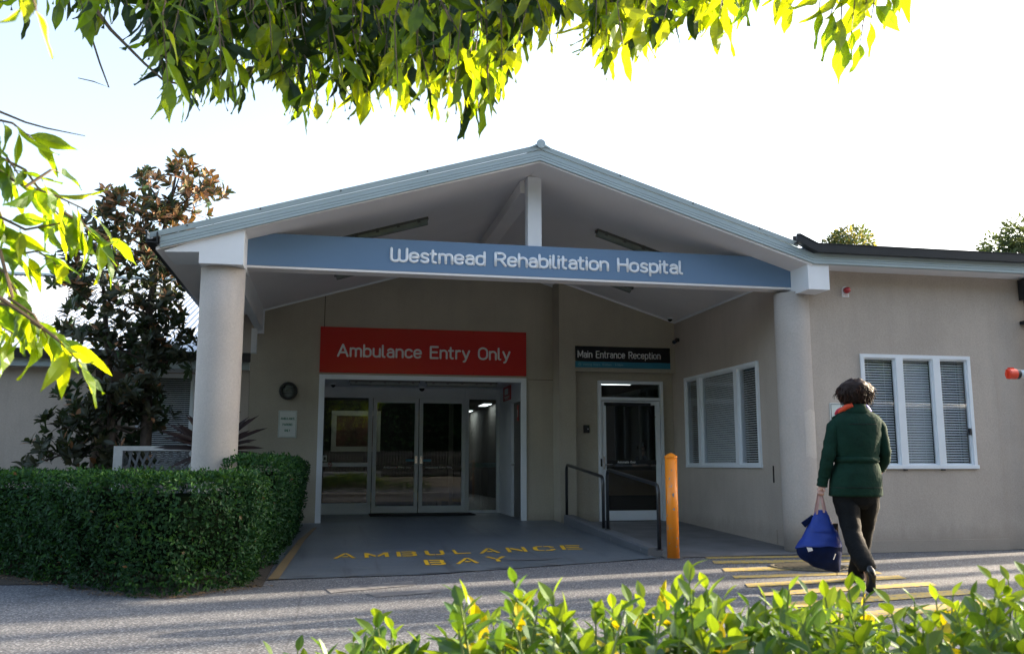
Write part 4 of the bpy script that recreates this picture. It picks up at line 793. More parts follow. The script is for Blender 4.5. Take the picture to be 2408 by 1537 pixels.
m_ = MB(); m_.cyl((q.x,q.y,0),r+.035,.006,24); m_.build('base_patch', M['kerb'], t)
# ---- boom barrier arm on the right
q = py(2378,879,7.6); t = thing('barrier_arm', 'white boom barrier arm with red end cap entering from the right', 'barrier', (q.x, 7.6, q.z)); rA = .042
m_ = MB(); m_.tube([(q.x+.06,7.6,q.z),(q.x+3.2,7.45,q.z-.02)], rA, 20); m_.build('arm', M['barrier'], t, smooth=True)
m_ = MB(); m_.tube([(q.x+.04,7.6,q.z),(q.x+.075,7.6,q.z)], rA+.006, 20); m_.build('collar', M['black'], t)
m_ = MB(); m_.tube([(q.x-.045,7.6,q.z),(q.x-.035,7.6,q.z),(q.x+.04,7.6,q.z)], [rA*.9,rA+.008,rA+.008], 24); m_.box(q.x-.058,q.x-.04,7.59,7.61,q.z-.045,q.z+.045); m_.box(q.x-.03,q.x+.02,7.585,7.615,q.z+.045,q.z+.062); m_.build('end_cap', M['capred'], t)
m_ = MB(); m_.box(q.x+3.1,q.x+3.4,7.3,7.7,0,q.z+.1); m_.build('housing', M['barrier'], t, bevel=.02)

# ================================================================== LEFT WING
wing = thing('hospital_wing', 'low beige wing with corrugated metal roof behind the magnolia tree', 'building', (-5, 15, 0))
WX1 = -1.18
WWy = 14.75; gtop = py(120,823,14.15).z; soff = py(120,863,14.3).z
wx0, wx1 = py(318,1000,WWy).x, py(453,1000,WWy).x; wz0, wz1 = .75, py(385,878,WWy).z
vx0, vx1 = py(520,1000,WWy).x, py(588,1000,WWy).x
w = MB(); wall_grid(w, -3.45, WX1, 0, soff+.1, [(wx0,wx1,wz0,wz1),(vx0,vx1,wz0,wz1)], WWy, WWy+.2, mpY); w.build('wall', M['stucco'], wing)
w = MB(); w.box(-14,-3.42,14.35,14.6,0,soff); w.box(-3.62,-3.42,14.6,14.9,0,soff); w.build('wall', M['stucco'], wing)
window_front(wx0,wx1,wz0,wz1,WWy,(),wing); window_front(vx0,vx1,wz0,wz1,WWy,(),wing)
m_ = MB(); m_.box(-4,-1.2,16,16.05,0,2.5); m_.box(-4,-1.2,14.95,16,2.45,2.5); m_.box(-4,-3.95,14.95,16,0,2.5); m_.split('room_wall', M['interiorshade'], wing)
eav = gtop - .03
m_ = MB(); corr_roof(m_, -16, WX1+.0, 14.1, 22.3, lambda x, y: eav + (y-14.1)*.33, 'y', .1, .014); corr_roof(m_, -16, WX1, 22.3, 30, lambda x, y: eav + 8.2*.33 - (y-22.3)*.33, 'y', .1, .014); m_.build('roof', M['roofmetal'], wing)
m_ = MB(); m_.box(-16,WX1,22.2,22.4,eav+8.2*.33+.0,eav+8.2*.33+.05); m_.build('ridge_capping', M['fascia'], wing)
m_ = MB(); prof = [(14.02,-.12),(14.0,0),(14.0,.01),(14.015,.01),(14.03,-.1),(14.11,-.1),(14.11,.0),(14.13,.0),(14.13,-.12)]
m_.loft([[(x, y, gtop+h) for y, h in prof] for x in (-16, WX1)]); m_.build('gutter', M['gutter'], wing)
m_ = MB(); m_.box(-16,WX1-.02,14.135,14.165,soff,gtop-.02); m_.build('eave_board', M['fascia'], wing)
m_ = MB(); m_.box(-16,WX1-.02,14.165,14.75,soff,soff+.015); m_.build('soffit', M['white'], wing)
m_ = MB(); a = py(238,850,14.1); c = py(258,905,14.6); d_ = py(262,1110,14.6)
m_.tube([(a.x,14.08,gtop-.1),(a.x,14.1,a.z),(c.x,14.55,c.z),(c.x,14.62,c.z-.1),(c.x,14.62,.05)], .055, 10); m_.build('downpipe', M['gutter'], wing)

# ================================================================== LATTICE SCREEN
LY = 11.4; lx0 = py(267,1080,LY).x; lx1 = -1.1; lz1 = py(300,1048,LY).z
t = thing('lattice_screen', 'weathered white lattice screen standing behind the hedge left of the column', 'lattice screen', (lx0, LY, 0))
m_ = MB(); m_.box(lx0,lx0+.1,LY-.03,LY+.03,0,lz1); m_.build('post', M['latticef'], t); m_ = MB(); m_.box(lx0+.1,lx1,LY-.03,LY+.03,lz1-.055,lz1); m_.box(lx0+.1,lx1,LY-.03,LY+.03,.3,.35); m_.build('frame', M['latticef'], t)
m_ = MB(); zA, zB = .35, lz1-.055; hh = zB-zA; k = 0
for dirn, yy, sl_ in ((1, LY-.006, .62), (-1, LY+.004, .62)):
    x = lx0+.1-hh*sl_
    while x < lx1:
        xa, xb = (x, x+hh*sl_) if dirn > 0 else (x+hh*sl_, x); wv = .03
        pts = [(xa-wv/2,zA),(xa+wv/2,zA),(xb+wv/2,zB),(xb-wv/2,zB)]
        pts = [(min(max(px_, lx0+.1), lx1), pz) for px_, pz in pts]
        if abs(pts[0][0]-pts[1][0]) + abs(pts[2][0]-pts[3][0]) > .01: m_.prism([(u, yy, v) for u, v in pts], (0,.008,0))
        x += .092
m_.build('lattice', M['lattice'], t)

# ================================================================== FOLIAGE TOOLS
def leaf(mb, p, d, up, L, W, prof, fold=.25, curl=.2, wave=0., seg=5, mi=0):
    """one leaf: base p, direction d, face normal up"""
    d = d.normalized(); s_ = d.cross(up)
    if s_.length < 1e-3: s_ = d.cross(Vector((1,.3,.2)))
    s_.normalize(); n_ = s_.cross(d).normalized(); b0 = len(mb.v); ph = rnd(0, 6.28)
    for i in range(seg+1):
        t = i/seg; w_ = W*.5*prof(t); c = p + d*(L*t) - n_*(L*curl*t*t)
        wv = wave*L*math.sin(t*11+ph)*.5
        mb.v.append(tuple(c + s_*w_ + n_*(w_*fold + wv))); mb.v.append(tuple(c)); mb.v.append(tuple(c - s_*w_ + n_*(w_*fold - wv)))
    for i in range(seg):
        a = b0+3*i; mb.f.append((a,a+1,a+4,a+3)); mb.f.append((a+1,a+2,a+5,a+4)); mb.m += [mi, mi]
ellip = lambda t: .05 + .95*math.sin(math.pi*min(1, t**.95))**.85 * (1 if t < .7 else 1-.55*((t-.7)/.3)**2)
lance = lambda t: (math.sin(math.pi*min(1, t**.75)) ** .9 if t < .62 else math.sin(math.pi*(.62**.75))**.9 * max(0, (1-t)/.38)**1.15) + .02
obov = lambda t: .06 + math.sin(math.pi*min(1, t**1.15*.99))**.75 * (1 if t < .93 else .6)
def rv():
    while 1:
        v = Vector((rnd(-1,1), rnd(-1,1), rnd(-1,1)))
        if .05 < v.length < 1: return v.normalized()
def small_leaf(mb, p, d, n_, L, W, mi=0):
    d = d.normalized(); s_ = d.cross(n_)
    if s_.length < 1e-3: return
    s_.normalize(); n2 = s_.cross(d); b0 = len(mb.v)
    for q in (p, p + d*L*.45 + s_*W*.5 + n2*W*.15, p + d*L, p + d*L*.45 - s_*W*.5 + n2*W*.15): mb.v.append(tuple(q))
    mb.f.append((b0, b0+1, b0+2)); mb.f.append((b0, b0+2, b0+3)); mb.m += [mi, mi]

# ================================================================== HEDGES
def hedge(name, lab, foot, z0, z1, nleaf, bulge=.06, L=.04):
    """foot: closed polygon seen from above"""
    if sum(a[0]*b_[1]-b_[0]*a[1] for a, b_ in zip(foot, foot[1:]+foot[:1])) < 0: foot = foot[::-1]
    t = thing(name, lab, 'hedge', (foot[0][0], foot[0][1], 0))
    P = [Vector((x, y, 0)) for x, y in foot]; n_ = len(P); cen = sum(P, Vector())/n_
    core = MB(); inner = []
    for i in range(n_):
        e1 = (P[i]-P[i-1]).normalized(); e2 = (P[(i+1) % n_]-P[i]).normalized(); m1 = Vector((e1.y,-e1.x,0)); m2 = Vector((e2.y,-e2.x,0)); mm = (m1+m2); inner.append(P[i] - mm*(.17/max(.35, mm.length_squared/2)))
    core.loft([[(p.x,p.y,z) for p in inner] for z in (z0+.15, z1-.16)]); core.build('stems', M['hedgecore'], t)  # opaque core fills the hedge, inner shade put into its dark colour
    mb = MB(); segs = []
    for i in range(n_):
        a, b_ = P[i], P[(i+1) % n_]; nr = Vector(((b_-a).y, -(b_-a).x, 0)).normalized(); segs.append((a, b_, nr, (b_-a).length))
    H_ = z1-z0; area = [s[3]*H_ for s in segs]; 
    xs = [p.x for p in P]; ys = [p.y for p in P]
    def inside(x, y):
        c_ = False; j = n_-1
        for i in range(n_):
            if (P[i].y > y) != (P[j].y > y) and x < (P[j].x-P[i].x)*(y-P[i].y)/(P[j].y-P[i].y)+P[i].x: c_ = not c_
            j = i
        return c_
    topA = sum(P[i].x*P[(i+1)%n_].y-P[(i+1)%n_].x*P[i].y for i in range(n_))/2; tot = sum(area)+abs(topA)
    for k in range(nleaf):
        r = rnd(0, tot)
        if r < sum(area):
            for s, ar in zip(segs, area):
                if r < ar: break
                r -= ar
            u = r/ar; z = z0 + H_*random.random(); p = s[0].lerp(s[1], u); nr = s[2]
            nz = mnoise.noise(Vector((p.x*2.2, p.y*2.2, z*2.2)))*.09 + mnoise.noise(Vector((p.x*7, p.y*7, z*7)))*.045
            off = nz + bulge*math.sin(min(1, (z-z0)/H_*1.1)*math.pi*.62) - .05*(1-(z-z0)/H_)
            p = p + nr*(off + rnd(-.07, .015)); p.z = z
            ed = (z1-z)
            if ed < .1: p -= nr*(.1-ed)**2*7
            n2 = (nr + Vector((0,0,.45)) + rv()*.75).normalized(); d = (nr*.5 + Vector((0,0,rnd(-.4,.6))) + rv()*.8)
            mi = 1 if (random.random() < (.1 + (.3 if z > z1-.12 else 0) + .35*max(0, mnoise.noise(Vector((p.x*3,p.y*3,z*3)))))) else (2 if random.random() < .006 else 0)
        else:
            while 1:
                x, y = rnd(min(xs), max(xs)), rnd(min(ys), max(ys))
                if inside(x, y): break
            p = Vector((x, y, z1 + mnoise.noise(Vector((x*2.5, y*2.5, 3)))*.035 + rnd(-.05,.02))); n2 = (Vector((0,0,1)) + rv()*.8).normalized(); d = Vector((0,0,rnd(.1,.9))) + rv(); mi = 1 if random.random() < .45 else 0
            if random.random() < .06: p.z += rnd(.0,.05)
        l_ = L*rnd(.7,1.25); small_leaf(mb, p, d, n2, l_, l_*.52, mi)
    for k in range(int(nleaf/700)):                                      # stray shoots
        i = random.randrange(n_); a, b_, nr, ln = segs[i]
        if random.random() < .6: q_ = a.lerp(b_, random.random()) - nr*rnd(0,.6); q_.z = z1-.03; up_ = Vector((rnd(-.3,.3),rnd(-.3,.3),1))
        else: q_ = a.lerp(b_, random.random()); q_.z = rnd(z0+.05,z1); up_ = nr + Vector((0,0,rnd(-.3,.8)))
        hh = rnd(.04,.11)
        for j in range(int(hh/.011)):
            pz = q_ + up_.normalized()*(j*.012); small_leaf(mb, pz, rv() + up_*.8, rv(), L*rnd(.6,1), L*.45, 1)
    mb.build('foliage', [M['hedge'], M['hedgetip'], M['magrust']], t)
    return t
hedge('box_hedge', 'long clipped dark green hedge with a bulging corner in front of the round column', [(-.6,8.0),(-.6,8.85),(-1.6,8.95),(-3.2,10.9),(-7.5,15.0),(-8.2,14.4),(-3.1,9.45),(-1.75,7.85),(-1.45,7.58),(-1.1,7.5)][::-1], .0, .905, 100000, L=.04)
hedge('box_hedge', 'taller clipped hedge running back beside the ambulance bay to the wall', [(-1.05,10.0),(-1.05,13.5),(-.36,13.5),(-.38,11.0),(-.52,9.3),(-.9,9.2)][::-1], .0, 1.06, 30000, L=.042)
# fallen leaf litter at the hedge base
m_ = MB()
for k in range(900):
    u = random.random(); a, b_ = random.choice([((-.5,8.0),(-1.1,7.45)),((-1.1,7.45),(-1.75,7.8)),((-1.75,7.8),(-3.1,9.4))]); x = a[0]+(b_[0]-a[0])*u + random.gauss(0,.05); y = a[1]+(b_[1]-a[1])*u + random.gauss(0,.05)
    small_leaf(m_, Vector((x,y,.006)), Vector((rnd(-1,1),rnd(-1,1),rnd(0,.2))), Vector((rnd(-.3,.3),rnd(-.3,.3),1)), rnd(.015,.035), rnd(.008,.015))
tag(m_.build('leaf_litter', pbr('dry_leaf', (.16,.1,.05), .8, var=.5, nscale=20)), 'dry fallen leaves scattered along the foot of the hedge', 'leaf litter', kind='stuff')

# ================================================================== MAGNOLIA
t = thing('magnolia_tree', 'tall magnolia with rusty brown leaf undersides left of the column', 'tree', (-2.45, 12.6, 0))
MY = 12.6
def mp_(x, y, dy=0): return py(x, y, MY+dy)
tr_ = MB(); base = mp_(345,1000); base.z = 0
spine = [Vector((base.x,MY,0)), mp_(345,1000), mp_(346,850), mp_(350,740), mp_(372,600), mp_(400,480), mp_(418,390)]
tr_.tube(spine, [.085,.07,.06,.05,.036,.024,.01], 10)
tr_.tube([Vector((py(268,1000,MY).x,MY-.1,0)), mp_(262,1010,-.1), mp_(258,900,-.15), mp_(250,780,-.1), mp_(240,640,0)], [.065,.055,.045,.035,.015], 8)
clumps = []  # (x,y,rx_px,ry_px,density,rust,dy)
CL = [(425,405,42,42,1.2,.9),(470,440,45,45,1,.85),(350,435,30,45,1,.75),(265,480,50,38,1,.7),(330,510,70,50,1.1,.65),(430,500,60,50,1.1,.75),(500,455,28,28,.7,.8),(230,540,60,50,1,.5),(300,590,70,60,1.1,.45),(400,590,70,60,1.1,.4),(180,600,50,45,.9,.35),(160,670,45,45,.9,.25),(240,680,70,60,1.1,.2),(340,690,80,65,1.1,.2),(420,680,50,60,1,.2),(200,760,65,45,1,.06),(290,780,75,50,1.1,.05),(390,780,60,50,1,.05),(260,840,60,40,.9,.02),(360,860,55,40,.7,.02),(330,930,50,40,.6,.02),(440,820,25,50,.6,.02),(185,935,55,35,.9,.05),(150,1000,55,40,1,.05),(220,1000,55,45,1,.05),(110,1060,60,35,.9,.05),(200,1070,70,35,1,.05),(280,1040,50,50,.9,.05),(330,1000,40,40,.6,.02),(60,1095,30,15,.6,.05),(320,1075,60,25,.5,.02),(360,800,60,60,.9,.12),(340,900,45,55,.9,.08),(300,960,50,50,.9,.05),(255,960,40,60,1,.05),(370,980,45,45,.7,.05)]
fo = MB(); 
for (cx_, cy_, rx, ry, den, rust) in CL:
    nr_ = int(18*den*rx*ry/2500)+4
    c3 = mp_(cx_, cy_)
    # limb to the clump
    tgt = min(spine[2:], key=lambda q: abs(q.z-(c3.z-.35)))
    if cy_ > 900 or cx_ < 200: tgt = mp_(258, min(cy_+40, 1000), -.1)
    md = tgt.lerp(c3, .5) + Vector((rnd(-.1,.1), rnd(-.1,.1), -.1)); tr_.tube([tgt, md, c3], [.022,.015,.006], 5, cap=False)
    for k in range(nr_):
        a, rr_ = rnd(0, 6.283), math.sqrt(random.random()); p = mp_(cx_ + rx*rr_*math.cos(a), cy_ + ry*rr_*math.sin(a), rnd(-.45,.45)*(.6 if den < .8 else 1))
        ax = ((p-c3).normalized()*.6 + Vector((0,0,.7)) + rv()*.5).normalized()
        if rnd(0,1) < .5: tr_.tube([c3.lerp(p,.3), p - ax*.05], [.006,.004], 4, cap=False)
        nl = random.randint(7,11); ref = ax.orthogonal().normalized()
        for j in range(nl):
            th = j*2.4 + rnd(-.2,.2); el = rnd(.25,1.05); rad = Matrix.Rotation(th, 3, ax) @ ref
            d = rad*math.cos(el)*1.0 + ax*math.sin(el); L_ = rnd(.1,.17)
            leaf(fo, p + ax*rnd(-.04,.03), d, ax - rad*.3, L_, L_*.38, obov, .2, .12, 0, 3, 1 if random.random() < rust*.75 else 0)
tr_.build('trunk', M['bark'], t, smooth=True); fo.build('crown', [M['magnolia'], M['magrust']], t)

# ================================================================== CORDYLINE behind the column
q = py(505,1062,10.9); t = thing('cordyline_plant', 'spiky dark red strap leaved plant behind the round column', 'plant', (q.x, 10.9, 0))
m_ = MB(); m_.tube([(q.x,10.9,0),(q.x+.02,10.9,.6),(q.x,10.9,q.z)], .03, 8); m_.build('trunk', M['bark'], t)
m_ = MB()
for k in range(60):
    th = k*2.399; el = rnd(-.35,1.15); d = Vector((math.cos(th)*math.cos(el), math.sin(th)*math.cos(el), math.sin(el))); L_ = rnd(.45,.68)
    leaf(m_, Vector((q.x,10.9,q.z)) + d*.02, d, Vector((0,0,1))-HF*1.5, L_, .055, lambda t: .25+.75*math.sin(math.pi*min(1,t*.95+.05))**.6 if t < .9 else .25*(1-t)*4, .25, rnd(.05,.35), 0, 5)
m_.build('foliage', M['cordyline'], t)

# ================================================================== OVERHANGING TREE (top and left of the picture)
t = thing('overhanging_tree', 'leafy tree whose drooping sunlit branches hang across the top and left of the view', 'tree', (-4.2, -.6, 0))
wood = MB(); tw = MB(); fo = MB()
def cam_pt(x, y, d): return pd(x, y, d)
trunk_top = Vector((-3.6,-.2,3.4)); wood.tube([(-4.2,-.6,0),(-4.1,-.55,1.2),(-3.95,-.4,2.3),tuple(trunk_top)], [.2,.17,.15,.11], 12)
hubs = []
for (x, y, d, r) in ((150,-160,2.9,.03),(500,-190,3.2,.035),(850,-200,3.3,.03),(1200,-190,3.2,.024),(1550,-180,3.0,.018),(1900,-170,2.8,.012),(2080,-140,2.7,.008)): hubs.append((cam_pt(x,y,d), r))
wood.tube([tuple(trunk_top), (-2.6,.9,3.5), tuple(hubs[0][0]+Vector((0,0,.06)))] + [tuple(h[0]) for h in hubs], [.1,.07,.045] + [h[1] for h in hubs], 8)
hub2 = [cam_pt(-260,80,2.3), cam_pt(-120,240,2.3), cam_pt(-60,400,2.3), cam_pt(-70,560,2.35), cam_pt(-80,680,2.3)]
wood.tube([tuple(trunk_top), (-2.7,.4,2.7), tuple(hub2[0]), tuple(hub2[1]), tuple(hub2[2]), tuple(hub2[3]), tuple(hub2[4])], [.07,.03,.016,.012,.01,.008,.006], 8)
SUNY = Vector((.99,.13,0))
def spray(path, nl, Lp=(.09,.155), young=.3, droop=.8, r0=.0035, seg=7, dark=0., spread=.7, mi=None):  # young and dark: shares of leaves in the sunlit and shaded colours
    """twig along path with leaves hanging from it"""
    path = [Vector(p) for p in path]; tw.tube(path, [r0*(1-.6*i/(len(path)-1)) for i in range(len(path))], 5, cap=False)
    for k in range(nl):
        u = (k+.6)/nl*(len(path)-1); i = min(int(u), len(path)-2); p = path[i].lerp(path[i+1], u-i); ax = (path[i+1]-path[i]).normalized()
        sd_ = ax.cross(Vector((0,0,1)));
        if sd_.length < .2: sd_ = CR.copy()
        sd_ = Matrix.Rotation(rnd(-1.2,1.2), 3, ax) @ sd_.normalized() * (1 if k % 2 else -1)
        d = ax*.5 + sd_*spread*rnd(.4,1.3) + Vector((0,0,-droop*rnd(.35,1.3))) + rv()*.34
        if k == nl-1: d = ax + Vector((0,0,-.3))
        L_ = rnd(*Lp); n2 = (HF*rnd(.2,1) + CR*rnd(.2,1.3) + rv()*.75).normalized(); st_ = p + d.normalized()*.012; tw.tube([p, st_], .0012, 4, cap=False)
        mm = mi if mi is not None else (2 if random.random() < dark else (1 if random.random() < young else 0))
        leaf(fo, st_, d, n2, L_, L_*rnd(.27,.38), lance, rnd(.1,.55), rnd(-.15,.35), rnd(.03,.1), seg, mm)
# lower outline of the top foliage: (x, y of the lowest leaf tips)
OUT = [(0,70),(60,120),(110,90),(150,60),(205,105),(250,95),(300,110),(345,120),(395,290),(430,300),(480,275),(520,285),(565,290),(600,200),(640,230),(665,270),(700,330),(745,310),(785,325),(830,280),(865,315),(900,260),(935,290),(980,230),(1015,320),(1055,290),(1100,345),(1145,300),(1180,265),(1215,200),(1250,130),(1290,165),(1330,120),(1380,190),(1425,215),(1465,210),(1510,150),(1560,145),(1610,115),(1655,110),(1700,120),(1750,75),(1800,25),(1865,68),(1890,20)]
def outy(x):
    for (a, b_), (c, d) in zip(OUT, OUT[1:]):
        if a <= x <= c: return b_ + (d-b_)*(x-a)/(c-a)
    return 0
# dangling front twigs that define the outline
for (x, y) in OUT:
    d = rnd(2.5, 3.1); L_ = .13; yt = y - 95
    x0 = x + rnd(-60,40); y0 = min(-60, yt-120)
    p0 = cam_pt(x0, y0, d+rnd(.0,.25)); p2 = cam_pt(x, yt, d); p1 = p0.lerp(p2,.55) + Vector((rnd(-.03,.03), rnd(-.03,.03), .04))
    yo = .2 if x < 600 else (.45 if x < 1150 else .7)
    spray([p0, p1, p2], max(5, int((yt-y0)/30)), young=yo, dark=(.35 if x < 900 else .15))
# secondary layers filling the mass
for k in range(330):
    x = rnd(120, 1850); ymax = outy(x) - rnd(60, 190)
    if x > 1250: ymax -= 10
    d = rnd(2.7, 4.4); y0 = ymax - rnd(90, 260); 
    if ymax < -90: continue
    p0 = cam_pt(x+rnd(-90,60), y0, d+.15); p2 = cam_pt(x, ymax, d)
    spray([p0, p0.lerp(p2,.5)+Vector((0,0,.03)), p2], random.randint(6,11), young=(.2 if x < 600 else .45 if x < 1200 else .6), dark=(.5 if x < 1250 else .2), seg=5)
# inner crown further back and above, mostly in the shaded leaf colour
for k in range(260):
    x = rnd(90, 1350); d = rnd(3.2, 5.2); y = rnd(-260, 90 if x < 1200 else 30); 
    if y > outy(x) - 130: continue
    p0 = cam_pt(x, y-80, d); p2 = cam_pt(x+rnd(-50,50), y, d+rnd(-.1,.1))
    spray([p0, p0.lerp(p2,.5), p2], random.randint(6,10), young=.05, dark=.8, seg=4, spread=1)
# overhead foliage outside the picture that shades the left part
for k in range(40):
    p0 = Vector((rnd(-2.5,-.3), rnd(1.2,4.2), 0)); p0.z = 1 + .62*p0.y + rnd(.45,1.3); p2 = p0 + Vector((rnd(-.2,.2),rnd(-.2,.2),-.2)); spray([p0, p0.lerp(p2,.5), p2], 6, young=.1, dark=.6, seg=4, spread=1)
# right-hand cluster
for (x0,y0,x1,y1,n_) in ((1700,-90,1690,40,5),(1780,-90,1740,20,4),(1840,-80,1850,5,4),(1930,-90,1925,20,4),(2040,-80,2020,110,5),(1970,-60,1975,90,4),(1985,-90,1950,40,3),(2010,-100,2000,80,4),(2060,-90,2045,60,4),(2090,-110,2085,0,3),(1880,-90,1850,-30,3),(2110,-90,2112,-20,3)):
    spray([cam_pt(x0,y0,2.55), cam_pt((x0+x1)/2+6,(y0+y1)/2,2.5), cam_pt(x1,y1,2.5)], n_, young=.75)
# near blurred leaf, top left
spray([cam_pt(60,-70,1.25), cam_pt(70,-20,1.2), cam_pt(85,20,1.2)], 3, (.06,.08), young=1)
# left-hand branches
LB = [([(-60,270),(30,290),(80,330)],5,.3),([(-60,340),(60,400),(110,470),(150,520)],8,.5),([(-60,360),(40,430),(130,460),(215,500)],8,.5),([(-60,480),(60,540),(170,520),(260,560)],9,.35),([(60,440),(120,400),(130,400)],2,.4),
      ([(-60,560),(30,600),(90,590),(130,620)],7,.4),([(-50,600),(10,640),(40,690)],6,.45),([(-60,690),(20,720),(60,750),(130,790),(170,830)],8,.55),([(-60,740),(10,770),(40,790)],5,.5),([(20,700),(80,740),(110,790)],6,.5),
      ([(-60,440),(0,500),(20,560)],6,.3),([(150,500),(200,530),(240,580)],5,.35),([(-60,620),(-10,660),(10,720)],5,.4),([(-60,300),(10,360),(50,420)],6,.35),([(100,770),(150,810),(185,850)],4,.95)]
for pts, n_, yo in LB:
    d = rnd(2.15,2.4); spray([cam_pt(x, y, d+rnd(-.04,.04)) for x, y in pts], int(n_*1.4), (.095,.135), young=yo*.55, dark=.05, droop=.75, r0=.0045)
# bare twigs against the sky
tw.tube([cam_pt(200,40,3.1),cam_pt(235,150,3.1),cam_pt(256,206,3.1),cam_pt(220,192,3.1),cam_pt(184,184,3.1)], [.004,.0035,.003,.0022,.0015], 5)
tw.tube([cam_pt(180,-40,3.0),cam_pt(260,70,3.0),cam_pt(340,150,3.0),cam_pt(385,190,3.0),cam_pt(430,200,3.0)], [.009,.007,.005,.0045,.003], 6)
tw.tube([cam_pt(-20,255,2.5),cam_pt(60,288,2.5),cam_pt(110,302,2.5),cam_pt(200,320,2.5)], [.004,.003,.0025,.0012], 5)
tw.tube([cam_pt(-60,500,2.2),cam_pt(0,590,2.2),cam_pt(30,700,2.2)], [.006,.005,.004], 5); tw.tube([cam_pt(-60,660,2.2),cam_pt(60,740,2.2),cam_pt(100,770,2.2)], [.006,.005,.004], 5)
wood.build('trunk', M['bark'], t, smooth=True); tw.build('twigs', M['twig'], t); fo.build('crown', [M['canopyleaf'], M['canopysunlit'], M['canopyshaded']], t)

# ================================================================== FOREGROUND SHRUB HEDGE
t = thing('foreground_shrub', 'bright green leafy shrub with upright young shoots along the bottom edge', 'shrub', (1.2, 2.3, 0))
SH = [(640,1515),(700,1500),(760,1500),(830,1480),(885,1425),(920,1450),(985,1490),(1050,1470),(1075,1370),(1115,1400),(1160,1440),(1210,1342),(1240,1380),(1300,1368),(1330,1410),(1400,1405),(1440,1400),(1480,1385),(1510,1395),(1560,1400),(1625,1320),(1660,1370),(1700,1395),(1760,1410),(1800,1400),(1855,1372),(1900,1385),(1940,1390),(1995,1372),(2030,1378),(2090,1405),(2150,1400),(2200,1395),(2240,1385),(2290,1400),(2330,1348),(2370,1350),(2415,1345)]
def shy(x):
    for (a, b_), (c, d) in zip(SH, SH[1:]):
        if a <= x <= c: return b_ + (d-b_)*(x-a)/(c-a)
    return 1560 if x < 640 else 1360
stems = MB(); fo = MB()
def shoot(top, base, n_, L, mi, tipup=True, seg=5):
    top = Vector(top); base = Vector(base); mid = top.lerp(base,.5) + Vector((rnd(-.015,.015), rnd(-.015,.015), 0)); path = [base, mid, top]
    stems.tube(path, [.0035,.0028,.0016], 5, cap=False); ax = (top-mid).normalized(); ref = ax.orthogonal().normalized(); a0 = rnd(0,6.28)
    for j in range(n_):
        u = j/(n_-1); p = (top.lerp(mid, u*1.9) if u < .52 else mid.lerp(base, (u-.52)*1.6)); th = a0 + j*2.4 + rnd(-.3,.3)
        el = 1.0 - .9*min(1,u*1.4) + rnd(-.2,.2); rad = Matrix.Rotation(th, 3, ax) @ ref; d = rad*math.cos(el) + ax*math.sin(el)
        L_ = L*(.7 + .5*min(1,u*2.5))*rnd(.85,1.15); 
        leaf(fo, p, d, ax*1.0 - rad*.4, L_, L_*rnd(.44,.55), ellip, rnd(.15,.4), rnd(.0,.25), 0, seg, mi if u < .6 or mi == 2 else (0 if random.random() < .6 else mi))
# defined top shoots
for (x, y) in SH:
    for rep in range(2):
        xx = x + (0 if rep == 0 else rnd(-35,35)); yy = y + (30 if x < 1500 else 14) if rep == 0 else y + rnd(45,95); d = rnd(1.95,2.35) - (.1 if x > 1900 else 0)
        tp = cam_pt(xx, yy, d); bs = tp + Vector((rnd(-.05,.05), rnd(-.05,.05), -.22)); r_ = random.random()
        mi = 2 if (r_ < .12 and x < 1600) else (1 if r_ < .62 + (.2 if x > 1700 else 0) else 0); shoot(tp, bs, random.randint(8,11), rnd(.058,.072), mi)
for k in range(380):
    x = rnd(640, 2440); y = shy(x) + rnd(50, 260)*(.8 if x > 900 else 1); d = rnd(1.7, 2.7)
    tp = cam_pt(x, y, d); bs = tp + Vector((rnd(-.06,.06), rnd(-.06,.06), -.2)); r_ = random.random()
    shoot(tp, bs, random.randint(7,10), rnd(.054,.07), 2 if (r_ < .05) else (1 if r_ < .33 + (.25 if x > 1700 else 0) else 0), seg=4)
# body of the shrub, below and outside the picture too
for k in range(260):
    x = rnd(.1, 3.4); y = rnd(1.35, 2.45); tp = Vector((x, y, rnd(.3,.56))); 
    pr = tp - EYE; cxp = 1203.5 + F*pr.dot(CR)/pr.dot(CF)
    if cxp < 700: continue
    shoot(tp, tp + Vector((rnd(-.06,.06), rnd(-.06,.06), -.25)), 8, .065, 0, seg=3)
stems.build('stems', M['greenstem'], t); fo.build('foliage', [M['shrub'], M['shrubyoung'], M['shrubyellow']], t)

